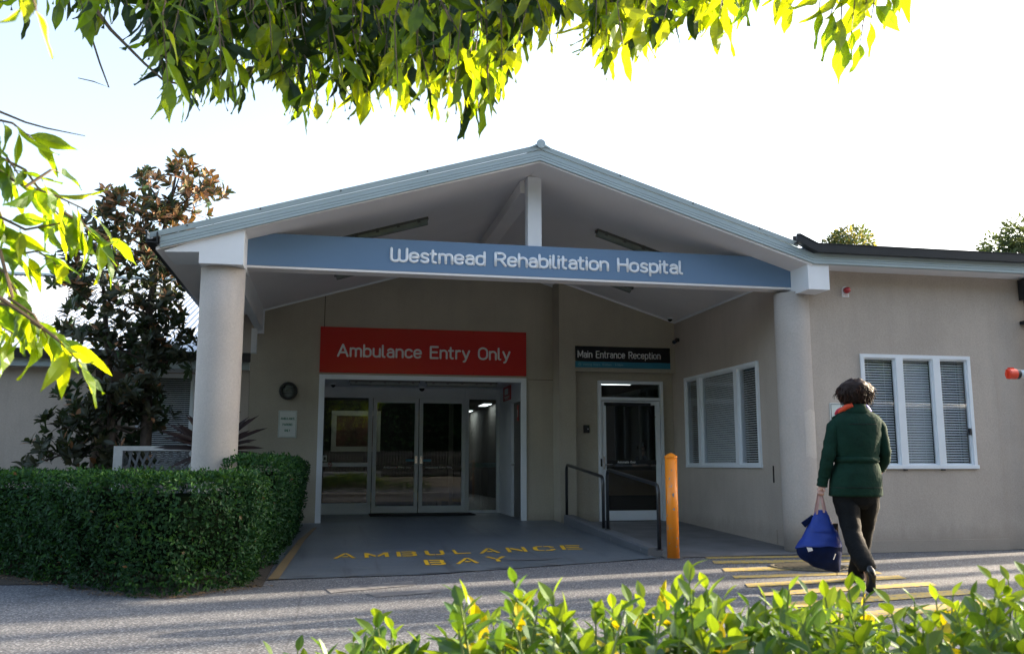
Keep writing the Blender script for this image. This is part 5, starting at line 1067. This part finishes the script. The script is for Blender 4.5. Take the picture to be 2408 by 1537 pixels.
# ================================================================== DISTANT AND OFF-VIEW TREES
def blob_tree(name, lab, x, y, h, rad, n_, mats, L=.3, seed=1, trunk_h=.35, mat_tr='bark', group=None, shape=1.0, cover=True, lobes=16):
    random.seed(seed); t = thing(name, lab, 'tree', (x, y, 0), group)
    w_ = MB(); th = h*trunk_h; w_.tube([(x,y,0),(x+rnd(-.1,.1),y,th*.6),(x+rnd(-.2,.2),y,th*1.2),(x,y,h*.8)], [h*.025+.05,h*.02+.04,h*.014+.03,.02], 8)
    lob = []
    for k in range(lobes):
        a = rnd(0,6.28); u = rnd(-1,1); rr_ = rad*rnd(.3,.72)*math.sqrt(max(.15,1-u*u)); c = Vector((x+rr_*math.cos(a), y+rr_*math.sin(a), th + (h-th)*(.5+.38*u))); lob.append((c, rad*rnd(.25,.45)))
        w_.tube([(x,y,c.z*.7),tuple(c)], [.05+.01*h*.3,.02], 5, cap=False)
    f_ = MB()
    for k in range(n_):
        c, r = random.choice(lob); v = rv(); p = c + Vector((v.x, v.y, v.z*shape))*r*(random.random()**.35)
        leaf(f_, p, (v + Vector((0,0,-.4)) + rv()*.8), (v + rv()*.6), L*rnd(.6,1.3), L*.4, lance, .2, .1, 0, 2, random.choice((0,0,1)) if len(mats) > 1 else 0)
    w_.build('trunk', M[mat_tr], t, smooth=True); f_.build('crown', [M[q_] for q_ in mats], t); random.seed(seed+99)
    return t
q = pd(1995, 600, 34); blob_tree('eucalyptus_tree', 'rounded greenish gold tree top showing above the roof right of the canopy', q.x, q.y, pd(1995,540,34).z, 1.75, 9000, ['farleaf','fargold'], .2, 3, .55, lobes=22)
q = pd(2385, 600, 30); blob_tree('gum_tree', 'dark green tree top above the roof at the right edge', q.x, q.y, pd(2385,520,30).z, 2.1, 7000, ['farleaf'], .2, 5, .5)
# low trees to the right of the view: they throw the long shadows over the road
random.seed(21)
sc_ = []
SUNAZ = math.radians(12)
def scr(Y0, D, half, h, sd):      # stands D metres up-sun from the road line that crosses x=2 at Y0
    return (2 + D*math.cos(SUNAZ), Y0 + D*math.sin(SUNAZ), half, h, sd)
names = ['dense shade tree right of the view, farthest from the building', 'slim dense tree right of the view']
def screen_tree(x, y, half, h, sd, lab):
    random.seed(sd); t = thing('screening_tree', lab, 'tree', (x, y, 0), 'trees outside the right of the view')
    w_ = MB(); w_.tube([(x,y,0),(x,y,h*.9)], [.12,.04], 8); f_ = MB()
    nn = int(900*max(half,.3)*h)
    for k in range(nn):
        z = rnd(.6, h); r = half*(1 - .25*(z/h)**3); a = rnd(0,6.28); rr_ = r*math.sqrt(random.random()); r2 = rr_*(1+.2*mnoise.noise(Vector((a*1.5, z*1.1, sd))))
        leaf(f_, Vector((x+r2*math.cos(a)*.8, y+r2*math.sin(a), z)), rv(), rv(), rnd(.06,.13), .05, obov, .1, .1, 0, 2)
    c_ = MB(); c_.loft([[(x+half*.55*k_*math.cos(j*math.pi/5), y+half*.85*k_*(1+.15*mnoise.noise(Vector((z,j,sd))))*math.sin(j*math.pi/5), z) for j in range(10)] for z, k_ in ((.8,.6),(1.6,1),(h*.85,.95),(h-.1,.4))]); c_.build('opaque_core', M['hedgecore'], t)  # solid core added inside the crown to block the sun
    w_.build('trunk', M['bark'], t); f_.build('crown', M['screenleaf'], t)
SCREEN = [(7.58,18,.34,7.8),(6.8,19,.12,7.8),(6.15,20,.14,8),(5.12,19,.28,8),(4.0,20,.42,8),(2.9,21,.5,8.2),(1.6,19,.7,7.2),(.3,21,.6,7.4)]
ords = ['nearest the building side', 'second out from the building', 'slimmest of the row', 'fourth out from the building', 'fifth out from the building', 'sixth out from the building', 'seventh out from the building', 'farthest from the building']
for i, (Y0, D, hf, h) in enumerate(SCREEN):
    a = scr(Y0, D, hf, h, 30+i); screen_tree(a[0], a[1], hf, h, a[4], 'dense upright tree standing right of the view, ' + ords[i])
# trees, guard rail and fence behind the camera: they show in the glass
random.seed(5)
for i, (x, y, h, r, m_t, lab) in enumerate(((-5.5,-13,9,3.2,'palebark','tall pale trunked gum tree across the road, leftmost in the glass reflections'),(-1.5,-15,10,3.4,'palebark','tall gum tree across the road straight behind the camera'),(3.0,-14,9,3.2,'bark','dark trunked tree across the road, seen right in the glass reflections'),(7.5,-16,10,3.6,'bark','large dense tree across the road far right of the fence'),(-10,-15,10,3.8,'bark','large dense tree across the road beyond the end of the guard rail'),(-9,-4,7,2.4,'bark','spreading tree left of the camera beside the road'),(12,-13,9,3.5,'bark','tree at the far right end of the roadside fence'),(17,-9,9,3.6,'bark','tree beside the car park entry behind the barrier'))):
    blob_tree('roadside_tree', lab, x, y, h, r, 4200, ['farleaf','shrub'], .34, 40+i, .3, m_t, 'roadside trees behind the camera', lobes=14)
for i in range(9):  # belt added to darken the glass reflections and the light on the walls
    random.seed(70+i); x = -26 + i*9.5; blob_tree('roadside_tree', ('added tall dark tree in the belt behind the fence, ' + ('farthest left','second from the left','third from the left','fourth from the left','in the middle','fourth from the right','third from the right','second from the right','farthest right')[i]), x, -23 + rnd(-2,2), 16, 6.6, 6500, ['screenleaf'], .85, 60+i, .1, 'bark', 'added dark tree belt behind the camera', lobes=26)
t = thing('guard_rail', 'galvanised guard rail along the road behind the camera', 'guard rail', (-3, -6, 0))
m_ = MB(); m_.loft([[(x, -6+.25*math.sin(x*.1)+dy, z) for dy, z in ((0,.45),(.05,.5),(0,.56),(0,.6),(.05,.66),(0,.72),(-.01,.72),(.04,.66),(-.01,.6),(-.01,.56),(.04,.5),(-.01,.45))] for x in (-9,-6,-3,0,2.2)]); m_.build('rail', M['galv'], t)
for x in (-8,-5.5,-3,-.5,2): m_ = MB(); m_.box(x-.05,x+.05,-6.2,-6.1,0,.7); m_.build('post', M['galv'], t)
hedge('blocking_hedge', 'added tall dark hedge across the road, blocks haze in the glass', [(-30,-11),(-30,-12.5),(52,-12.5),(52,-11)], .0, 4.6, 42000, L=.22)  # hedge added to keep pale sky haze out of the glass reflections
t = thing('picket_fence', 'pale picket fence on a low wall behind the camera', 'fence', (0, -9, 0))
m_ = MB(); m_.box(-8,14,-9.2,-9,0,.45); m_.build('plinth', M['fencebeige'], t)
m_ = MB(); m_.box(-8,14,-9.12,-9.08,.6,.66); m_.box(-8,14,-9.12,-9.08,1.4,1.46)
x = -8
while x < 14: m_.box(x,x+.05,-9.08,-9.05,.5,1.6); x += .13
m_.build('pickets', M['fencedark'], t)

# ================================================================== PERSON
random.seed(11)
D0 = 7.72
def pp(x, y, dd=0): return pd(x, y, D0+dd)
foot_s = gz(2012,1366); foot_t = gz(2046,1392)
person = thing('person', 'person walking away in a dark green belted coat and black trousers', 'person', (foot_s.x, foot_s.y, 0))
def skin_mesh(name, verts, edges, radii, mat, parent, sub=2, root=0):
    me = bpy.data.meshes.new(name); me.from_pydata([tuple(v) for v in verts], edges, []); o = bpy.data.objects.new(name, me); COL.objects.link(o)
    sk = o.modifiers.new('Skin', 'SKIN'); sk.use_smooth_shade = True
    for i, r in enumerate(radii): d = me.skin_vertices[0].data[i]; d.radius = r if isinstance(r, tuple) else (r, r)
    me.skin_vertices[0].data[root].use_root = True
    ss = o.modifiers.new('Sub', 'SUBSURF'); ss.levels = sub; ss.render_levels = sub
    dg = bpy.context.evaluated_depsgraph_get(); dg.update(); nm = bpy.data.meshes.new_from_object(o.evaluated_get(dg)); bpy.data.objects.remove(o)
    nm.name = name; nm.materials.clear(); nm.materials.append(mat); o2 = bpy.data.objects.new(name, nm); COL.objects.link(o2)
    nm.polygons.foreach_set('use_smooth', [True]*len(nm.polygons)); o2.parent = parent; o2.matrix_parent_inverse = Matrix.Translation(-parent.location)
    return o2
V = []; Ed = []; Rd = []
def nv(p, r, par=None):
    V.append(Vector(p)); Rd.append(r)
    if par is not None: Ed.append((par, len(V)-1))
    return len(V)-1
pel = nv(pp(2013,1138,.02), (.1,.08)); sp = nv(pp(2013,1090,.0), (.115,.085), pel); ch = nv(pp(2012,1030,0), (.13,.095), sp); nk0 = nv(pp(2012,985,.02), (.09,.07), ch); nk = nv(pp(2013,955,.03), .05, nk0)
hd0 = nv(pp(2012,935,.06), (.066,.075), nk); hd1 = nv(pp(2011,913,.06), (.074,.088), hd0); hd2 = nv(pp(2011,899,.05), (.05,.06), hd1)
ns = nv(pp(2010,924,.155), (.012,.012), hd1)
ls = nv(pp(1970,992,.02), .05, nk0); le = nv(pp(1947,1068,-.03), .04, ls); lw = nv(pp(1934,1136,.02), .026, le)
rs = nv(pp(2058,990,.02), .05, nk0); re_ = nv(pp(2082,1064,.0), .04, rs); rw = nv(pp(2068,1108,.14), .026, re_)
HB = pp(1929,1149,.02); palm = nv(HB, (.03,.02), lw)
for i, (dx, dy, L1, L2) in enumerate(((-5,0,5,6),(-2,0,6,7),(1.5,0,6,6.5),(5,0,5,5))):
    k1 = nv(pp(1929+dx,1149+6,.0+.0), .0085, palm); k2 = nv(pp(1930+dx,1149+6+L1,-.035), .008, k1); nv(pp(1931+dx*.8,1149+L1+8,.0), .0075, k2)
th1 = nv(pp(1937,1147,-.02), .0095, palm); nv(pp(1938,1156,-.035), .0085, th1)
palm2 = nv(pp(2062,1120,.17), (.028,.018), rw)
for dx in (-4,-1,2,5): nv(pp(2060+dx,1134,.18), .008, palm2)
nv(pp(2056,1126,.16), .009, palm2)
lh = nv(pp(1990,1175,0), .085, pel); lk = nv(pp(2003,1262,-.12), .055, lh); la = nv(pp(2040,1338,-.38), .036, lk); lf = nv(pp(2046,1380,-.36), .03, la)
rh = nv(pp(2036,1175,0), .085, pel); rk = nv(pp(2030,1258,.16), .055, rh); ra = nv(pp(2014,1345,.36), .036, rk); rf = nv(pp(2010,1360,.5), .03, ra)
skin_mesh('body', V, Ed, Rd, M['skin'], person)
# clothing lofts
def ring(c, a, b_, n_=28, ax=None, fx=None, wr=0., seed=0, pw=2.3):
    """superellipse ring; a along camera-right, b along depth"""
    A = CR; B = HF; out = []
    for k in range(n_):
        th = 2*math.pi*k/n_; c_, s_ = math.cos(th), math.sin(th); u = math.copysign(abs(c_)**(2/pw), c_); v = math.copysign(abs(s_)**(2/pw), s_)
        f_ = 1 + wr*mnoise.noise(Vector((th*1.5+seed, c.z*14, seed))); out.append(c + A*a*u*f_ + B*b_*v*f_)
    return out
KP = D0/F
def coat_ring(y, xl, xr, dep, dd=0, wr=.02, seed=1.3): c = pp((xl+xr)/2, y, dd); return ring(c, (xr-xl)/2*KP, dep, wr=wr, seed=seed)
cm = MB()
rows = [(1166,1955,2069,.135),(1164,1951,2071,.145),(1150,1951,2071,.15),(1130,1953,2070,.15),(1110,1957,2068,.145),(1098,1961,2065,.135),(1090,1964,2062,.128),(1080,1965,2061,.127),(1072,1964,2062,.13),(1058,1960,2064,.138),(1040,1957,2067,.142),(1020,1955,2070,.142),(1004,1953,2072,.138),(992,1953,2071,.128),(982,1958,2067,.112),(974,1966,2058,.092),(967,1978,2046,.07),(961,1984,2040,.058)]
# interpolate for wrinkles
fine_rows = []
for a, b_ in zip(rows, rows[1:]):
    for j in range(3): u = j/3; fine_rows.append(tuple(a[i]*(1-u)+b_[i]*u for i in range(4)))
fine_rows.append(rows[-1])
def wrk(y): return .018 + .05*math.exp(-((y-1066)/12)**2)
cm.loft([ring(pp((r[1]+r[2])/2, r[0], .0), (r[2]-r[1])/2*KP, r[3], 44, wr=wrk(r[0]), seed=2.1) for r in fine_rows])
coat = cm.build('coat', M['coat'], person, smooth=True)
def limb(mb, pts, n_=18, wr=.06, seed=0., sub=4, foldn=0, fa=0.0):
    """pts: list of (point, radius_side, radius_depth)"""
    P = []
    for (p, a, b_), (q_, c, d) in zip(pts, pts[1:]):
        for j in range(sub): u = j/sub; us_ = u*u*(3-2*u)*.5+u*.5; P.append((Vector(p).lerp(Vector(q_), u), a+(c-a)*us_, b_+(d-b_)*us_))
    P.append(pts[-1]); rings = []; 
    for i, (p, a, b_) in enumerate(P):
        t_ = (Vector(P[min(i+1,len(P)-1)][0]) - Vector(P[max(i-1,0)][0])).normalized(); A = CR - t_*CR.dot(t_); A.normalize(); B = t_.cross(A).normalized(); r = []
        fo_ = fa*math.sin(i*foldn) 
        for k in range(n_):
            th = 2*math.pi*k/n_; f_ = 1 + wr*mnoise.noise(Vector((math.cos(th)*1.4+seed, math.sin(th)*1.4, i*.8))) + fo_; r.append(Vector(p) + A*a*f_*math.cos(th) + B*b_*f_*math.sin(th))
        rings.append(r)
    mb.loft(rings)
sm = MB(); limb(sm, [(pp(1975,986,.0),.055,.07),(pp(1961,1004,.0),.062,.075),(pp(1954,1035,-.01),.058,.066),(pp(1948,1065,-.03),.058,.06),(pp(1943,1090,-.02),.054,.056),(pp(1938,1115,.0),.05,.05),(pp(1934,1128,.01),.042,.042),(pp(1932,1142,.02),.046,.044)], seed=3, wr=.12, sub=5, foldn=1.3, fa=.03)
sm.build('sleeve', M['coat'], coat, smooth=True)
sm = MB(); limb(sm, [(pp(2050,984,.0),.055,.07),(pp(2064,1002,.0),.062,.075),(pp(2073,1030,-.0),.054,.064),(pp(2079,1060,0),.052,.06),(pp(2078,1078,.04),.052,.056),(pp(2068,1102,.12),.045,.045)], seed=5, wr=.12, sub=5, foldn=1.3, fa=.03)
sm.build('sleeve', M['coat'], coat, smooth=True)
bm_ = MB(); bm_.loft([ring(pp(2013,y,0), (2063-1964)/2*KP+e, .132+e, 36, wr=.015, seed=2.1) for y, e in ((1086,.000),(1086,.007),(1074,.007),(1074,.0))], cap=False); bm_.build('belt', M['coat'], coat, smooth=True)
bm_ = MB(); bm_.loft([ring(pp(2011,y,dd), w_, d_, 32) for y, w_, d_, dd in ((972,.118,.09,0),(968,.122,.094,0),(956,.095,.08,.0),(950,.088,.075,.0),(953,.078,.066,0),(962,.08,.066,0))], cap=False); bm_.build('collar', M['coat'], coat, smooth=True)
bm_ = MB()                                                              # yoke seam, hem seam, shoulder straps
for y, xl, xr, dp in ((998,1962,2064,.1385),(1145,1953,2069,.153)):
    bm_.tube([pp((xl+xr)/2,y,0) + CR*((xr-xl)/2*KP+.003)*math.copysign(abs(math.cos(a))**.87, math.cos(a)) + HF*(dp)*-abs(math.sin(a))**.87 for a in [math.pi*k/24 for k in range(25)]], .0022, 5)
bm_.build('seam', M['gutter'], coat)
for x0, x1 in ((1985,1957),(2040,2069)):
    m_ = MB(); a = pp(x0,967,-.02); b_ = pp(x1,984,-.01); n_ = Vector((0,0,1)); w_ = HF*.02; m_.loft([[a-w_,a+w_,a+w_+n_*.012,a-w_+n_*.012],[b_-w_,b_+w_,b_+w_+n_*.014,b_-w_+n_*.014]]); m_.build('shoulder_strap', M['coat'], coat)
tm = MB(); limb(tm, [(pp(1994,1140,0),.13,.12),(pp(1990,1180,0),.108,.115),(pp(1996,1220,-.05),.088,.1),(pp(2004,1258,-.12),.075,.08),(pp(2016,1290,-.22),.078,.08),(pp(2030,1318,-.32),.076,.078),(pp(2040,1336,-.38),.068,.072),(pp(2041,1340,-.38),.05,.05)], seed=7, wr=.12, sub=4)
limb(tm, [(pp(2032,1140,0),.13,.12),(pp(2036,1180,.02),.105,.11),(pp(2034,1220,.1),.082,.095),(pp(2030,1258,.17),.07,.08),(pp(2022,1300,.26),.072,.08),(pp(2014,1340,.36),.068,.075),(pp(2012,1356,.38),.066,.075),(pp(2012,1358,.38),.05,.05)], seed=9, wr=.12, sub=4)
limb(tm, [(pp(2012,1135,.0),.2,.12),(pp(2012,1165,.0),.2,.13),(pp(2013,1182,.0),.175,.115),(pp(2014,1196,.0),.12,.08)], seed=8, wr=.03, sub=3)
tm.build('trousers', M['trouser'], person, smooth=True)
# shoes
s_ = MB(); toe = gz(2047,1392); ax_ = [(pp(2040,1333,-.40),.03,.04),(pp(2044,1342,-.42),.037,.045),(pp(2048,1352,-.42),.036,.05),(pp(2048,1364,-.41),.032,.045),(pp(2047,1376,-.39),.038,.035),(pp(2046,1386,-.37),.036,.028),(pp(2046,1391,-.36),.02,.015)]
limb(s_, ax_, 16, .02, 1, 3); s_.build('shoe', M['shoe'], person, smooth=True)
s_ = MB(); g0 = gz(2013,1368); fwd = Vector((foot_s.x, foot_s.y, 0)).normalized(); FR = Vector((fwd.y, -fwd.x, 0)); rings = []
for u, w_, h_ in ((-.09,.022,.05),(-.06,.033,.075),(0,.034,.085),(.06,.037,.07),(.12,.041,.05),(.16,.036,.038),(.19,.02,.026)):
    c = g0 + fwd*(u+.1); rings.append([c + FR*w_*math.cos(a) + Vector((0,0,max(0, h_*.5 + h_*.55*math.sin(a)))) for a in [2*math.pi*k/14 for k in range(14)]])
s_.loft(rings); s_.build('shoe', M['shoe'], person, smooth=True)
# hair: curly bob
hc = pp(2010,922,.02); hm = MB(); rings = []; nn = 40
for i in range(27):
    v = i/26; th_ = math.pi*(.02 + .96*v); r = []
    for k in range(nn):
        a = 2*math.pi*k/nn; d = Vector((CR*math.cos(a) + HF*math.sin(a))*math.sin(th_) + Vector((0,0,math.cos(th_))))
        rx = .135 if d.z < 0 else .128; sc_h = Vector((0,0,0)) + CR*d.dot(CR)*(.138 + .012*(1-d.z)) + HF*d.dot(HF)*.125 + Vector((0,0,1))*d.z*.118
        nz = 1 + .13*mnoise.noise(d*3.2+Vector((4,1,2))) + .10*mnoise.noise(d*8) + .05*mnoise.noise(d*17)
        if d.dot(HF) > .55 and d.z < .3: nz *= .78
        r.append(hc + sc_h*nz)
    rings.append(r)
hm.loft(rings); hair = hm.build('hair', M['hair'], person, smooth=True)
cu_ = MB()
for k in range(800):
    d = rv()
    if (d.dot(HF) > .5 and d.z < .4) or d.z > .45: continue
    base_ = hc + (CR*d.dot(CR)*.142 + HF*d.dot(HF)*.125 + Vector((0,0,d.z*.118)))*rnd(.93,1.03); L_ = rnd(.04,.085); tang = Vector((0,0,-1)) - d*Vector((0,0,-1)).dot(d); tang = (tang + rv()*.35).normalized(); sd_ = d.cross(tang).normalized(); ph = rnd(0,6); am = rnd(.004,.009); P = []
    for j in range(9): u = j/8; P.append(base_ + tang*L_*u + sd_*am*math.sin(ph+u*7) + d*am*(.5+.8*math.cos(ph+u*7)))
    cu_.cur = 1 if random.random() < .35 else 0; cu_.tube(P, [.0032*(1-.75*abs(2*j/8-1)**2) for j in range(9)], 5)
cu_.build('curls', [M['hair'], M['hair2']], hair, smooth=True)
# face, on the far side of the head
for sx_ in (-1, 1):
    m_ = MB(); c = pp(2010,921,.135) + CR*.03*sx_; m_.sphere(c, .011,.011,.011); m_.build('eye', M['letter'], person, smooth=True)
    m_ = MB(); c = pp(2011,925,.05) + CR*.078*sx_; m_.sphere(c, .01,.018,.028); m_.build('ear', M['skin'], person, smooth=True)
m_ = MB(); m_.tube([pp(2010,938,.135)-CR*.02, pp(2010,939,.14), pp(2010,938,.135)+CR*.02], .005, 6); m_.build('mouth', M['scarfr'], person)
# scarf
sc2 = thing('scarf', 'red, orange and violet scarf round the neck of the walking person', 'scarf', tuple(pp(2010,962,0)))
m_ = MB(); limb(m_, [(pp(2004,952,-.06),.018,.02),(pp(1988,957,-.05),.024,.022),(pp(1978,968,.0),.026,.022),(pp(1974,975,.05),.02,.02)], 12, .15, 4, 4); m_.build('orange_fold', M['scarfo'], sc2, smooth=True)
m_ = MB(); limb(m_, [(pp(1984,960,.0),.018,.02),(pp(1972,966,.03),.026,.022),(pp(1967,974,.06),.022,.02)], 12, .15, 4, 4); m_.build('pink_fold', M['scarfr'], sc2, smooth=True)
m_ = MB(); limb(m_, [(pp(2020,952,-.05),.016,.02),(pp(2036,956,-.04),.02,.02),(pp(2044,966,.02),.018,.02)], 12, .15, 4, 4); m_.build('violet_fold', M['scarfb'], sc2, smooth=True)
# tote bag and draped jacket
BD = .0
bag = thing('tote_bag', 'brown tote bag with pale pink handles hanging from the hand', 'bag', tuple(pp(1925,1300,0)))
def c6(x, y): return (1851 + x/5.23, 1116.5 + y/5.23)
m_ = MB(); 
for a, b_, dd in (((380,215),(330,500),.04),((395,215),(360,480),-.03),((405,215),(450,460),-.03),((415,215),(492,520),.04)):
    P = [pp(*c6(*a), dd*.3), pp(*c6((a[0]+b_[0])/2,(a[1]+b_[1])/2), dd), pp(*c6(*b_), dd)]
    rings = []
    for p in P: rings.append([p-CR*.008-HF*.002, p+CR*.008-HF*.002, p+CR*.008+HF*.002, p-CR*.008+HF*.002])
    m_.loft(rings)
m_.split('handle', M['strap'], bag)
m_ = MB(); m_.loft([ring(pp(*c6(430,y), .06), w_, d_, 20, pw=4) for y, w_, d_ in ((590,.125,.05),(760,.13,.06),(900,.12,.06),(960,.1,.05))]); m_.build('body', M['brownbag'], bag)
m_ = MB(); m_.prism([pp(*c6(180,585),.02), pp(*c6(310,490),.02), pp(*c6(330,520),.02), pp(*c6(225,640),.02)], HF*.03); m_.build('flap', M['jacketin'], bag)
m_ = MB(); m_.prism([pp(*c6(560,590),.0), pp(*c6(612,605),.0), pp(*c6(595,680),.0), pp(*c6(560,670),.0)], HF*.03); m_.build('corner', M['gutter'], bag)
jk = thing('draped_jacket', 'royal blue padded jacket draped over the tote bag, dark lining showing below', 'jacket', tuple(pp(1925,1290,0)))
def jring(y, xl, xr, dep, sag, seed):        # ring whose front (camera side) rises and back falls
    c0 = pp(*c6((xl+xr)/2, y), .02); a = (xr-xl)/2/5.23*KP; out = []
    for k in range(44):
        th = 2*math.pi*k/44; f_ = 1 + .07*mnoise.noise(Vector((math.cos(th)*1.6, math.sin(th)*1.6 + y*.012, seed))); p = c0 + CR*a*f_*math.cos(th) + HF*dep*f_*math.sin(th); p.z += -sag*math.sin(th)*.5 + .01*mnoise.noise(Vector((th*2, y*.02, seed+3))); out.append(p)
    return out
m_ = MB()
J = [(430,375,455,.02,0),(445,355,480,.03,0),(520,312,520,.05,.0),(600,265,560,.065,0),(690,220,600,.085,0),(700,212,604,.082,0),(760,185,630,.1,.01),(800,160,645,.11,.02),(850,130,655,.12,.03),(885,112,660,.125,.045),(905,112,660,.124,.05)]
JR = []
for a, b_ in zip(J, J[1:]):
    for j in range(3): u = j/3; q_ = [a[i]*(1-u)+b_[i]*u for i in range(5)]; JR.append(jring(*q_, 1.7))
m_.loft(JR, cap=False); m_.add(JR[0], [tuple(range(44))]); m_.build('shell', M['jacket'], jk, smooth=True)
m_ = MB()                                                               # lining: lower skirt, lopsided
K = [(885,118,655,.118,.03),(930,124,655,.115,.03),(1000,160,650,.1,.02),(1060,215,645,.085,.0),(1120,320,642,.06,.0),(1165,470,640,.035,0),(1190,590,636,.012,0)]
KR = []
for a, b_ in zip(K, K[1:]):
    for j in range(3): u = j/3; q_ = [a[i]*(1-u)+b_[i]*u for i in range(5)]; KR.append(jring(*q_, 5.1))
KR.append(jring(*K[-1], 5.1)); m_.loft(KR, cap=False); m_.build('lining', M['jacketin'], jk, smooth=True)
m_ = MB(); m_.prism([pp(*c6(235,885),-.125), pp(*c6(300,890),-.125), pp(*c6(312,925),-.125), pp(*c6(255,940),-.125)], HF*-.004); m_.build('care_label', M['label'], jk)
m_ = MB(); m_.tube([pp(*c6(590,965),-.11), pp(*c6(565,1035),-.1)], .004, 5); m_.build('zip_pull', M['label'], jk)
m_ = MB(); m_.tube([pp(*c6(608,1180),0), pp(*c6(610,1238),0)], .0035, 5); m_.build('drawcord', M['gutter'], jk)

# receptionist, seated indoors
rp_ = py(1508,1056,16.9); rec = thing('person', 'receptionist seated behind the desk seen dimly through the main door', 'person', (rp_.x, 16.9, .13))
V = []; Ed = []; Rd = []
pel = nv((rp_.x,16.9,.6),(.14,.11)); ch = nv((rp_.x,16.9,.92-.0),(.14,.1),pel); nk = nv((rp_.x,16.9,rp_.z-.14),.05,ch); h0 = nv((rp_.x,16.88,rp_.z-.05),(.065,.075),nk); h1 = nv((rp_.x,16.88,rp_.z+.04),(.07,.08),h0); nv((rp_.x,16.79,rp_.z-.01),.012,h1)
for s_ in (-1,1):
    a = nv((rp_.x+.16*s_,16.9,rp_.z-.24),.05,ch); b_ = nv((rp_.x+.2*s_,16.8,.95),.04,a); c = nv((rp_.x+.1*s_,16.55,.99),.028,b_); pm = nv((rp_.x+.08*s_,16.47,.99),(.03,.015),c)
    for k in range(4): nv((rp_.x+.08*s_+(k-1.5)*.018,16.39,.985),.008,pm)
    nv((rp_.x+.08*s_-.04*s_,16.44,.985),.009,pm)
    h = nv((rp_.x+.1*s_,16.85,.58),.08,pel); k_ = nv((rp_.x+.12*s_,16.6,.58),.06,h); f_ = nv((rp_.x+.12*s_,16.6,.2),.04,k_); nv((rp_.x+.12*s_,16.5,.17),.03,f_)
skin_mesh('body', V, Ed, Rd, M['skin'], rec)
m_ = MB(); m_.sphere((rp_.x,16.91,rp_.z+.03),.09,.1,.1); m_.build('hair', M['hair2'], rec, smooth=True)
m_ = MB(); m_.loft([[(rp_.x+a*math.cos(2*math.pi*k/20),16.9+b_*math.sin(2*math.pi*k/20),z) for k in range(20)] for a, b_, z in ((.18,.14,.55),(.17,.13,.75),(.19,.13,rp_.z-.25),(.12,.09,rp_.z-.15),(.06,.06,rp_.z-.12))]); m_.build('shirt', M['black'], rec, smooth=True)

# ================================================================== LIGHT, SKY, CAMERA
EL = math.radians(17.5)
sd_ = Vector((math.cos(SUNAZ)*math.cos(EL), math.sin(SUNAZ)*math.cos(EL), math.sin(EL)))
L_ = bpy.data.lights.new('sun', 'SUN'); L_.energy = 5.0; L_.angle = math.radians(.6); L_.color = (1, .82, .6)
so = bpy.data.objects.new('sun', L_); COL.objects.link(so); so.rotation_euler = sd_.to_track_quat('Z', 'Y').to_euler(); so.location = (30, 5, 12)
W = bpy.data.worlds.new('World'); SC.world = W; W.use_nodes = True; nt = W.node_tree; nt.nodes.clear()
sky = nt.nodes.new('ShaderNodeTexSky'); sky.sky_type = 'NISHITA'; sky.sun_disc = False; sky.sun_elevation = EL; sky.sun_rotation = math.pi/2 - SUNAZ; sky.air_density = 1.0; sky.dust_density = 3.5; sky.ozone_density = 1.0; sky.altitude = 20
hs = nt.nodes.new('ShaderNodeHueSaturation'); hs.inputs['Saturation'].default_value = .8; nt.links.new(sky.outputs[0], hs.inputs['Color']); bg = nt.nodes.new('ShaderNodeBackground'); bg.inputs[1].default_value = .15; wo = nt.nodes.new('ShaderNodeOutputWorld'); nt.links.new(hs.outputs[0], bg.inputs[0]); nt.links.new(bg.outputs[0], wo.inputs[0])
cam = bpy.data.cameras.new('camera'); cam.sensor_width = 36; cam.lens = 36*F/2407.; cam.clip_end = 2000; cam.clip_start = .05; cam.dof.use_dof = True; cam.dof.focus_distance = 9.5; cam.dof.aperture_fstop = 7.1
co_ = bpy.data.objects.new('camera', cam); COL.objects.link(co_); co_.location = EYE
co_.matrix_world = Matrix.Translation(EYE) @ Matrix((CR, CU, -CF)).transposed().to_4x4()
SC.camera = co_
SC.view_settings.view_transform = 'Standard'; SC.view_settings.look = 'None'; SC.view_settings.gamma = 1; SC.view_settings.exposure = 2.0
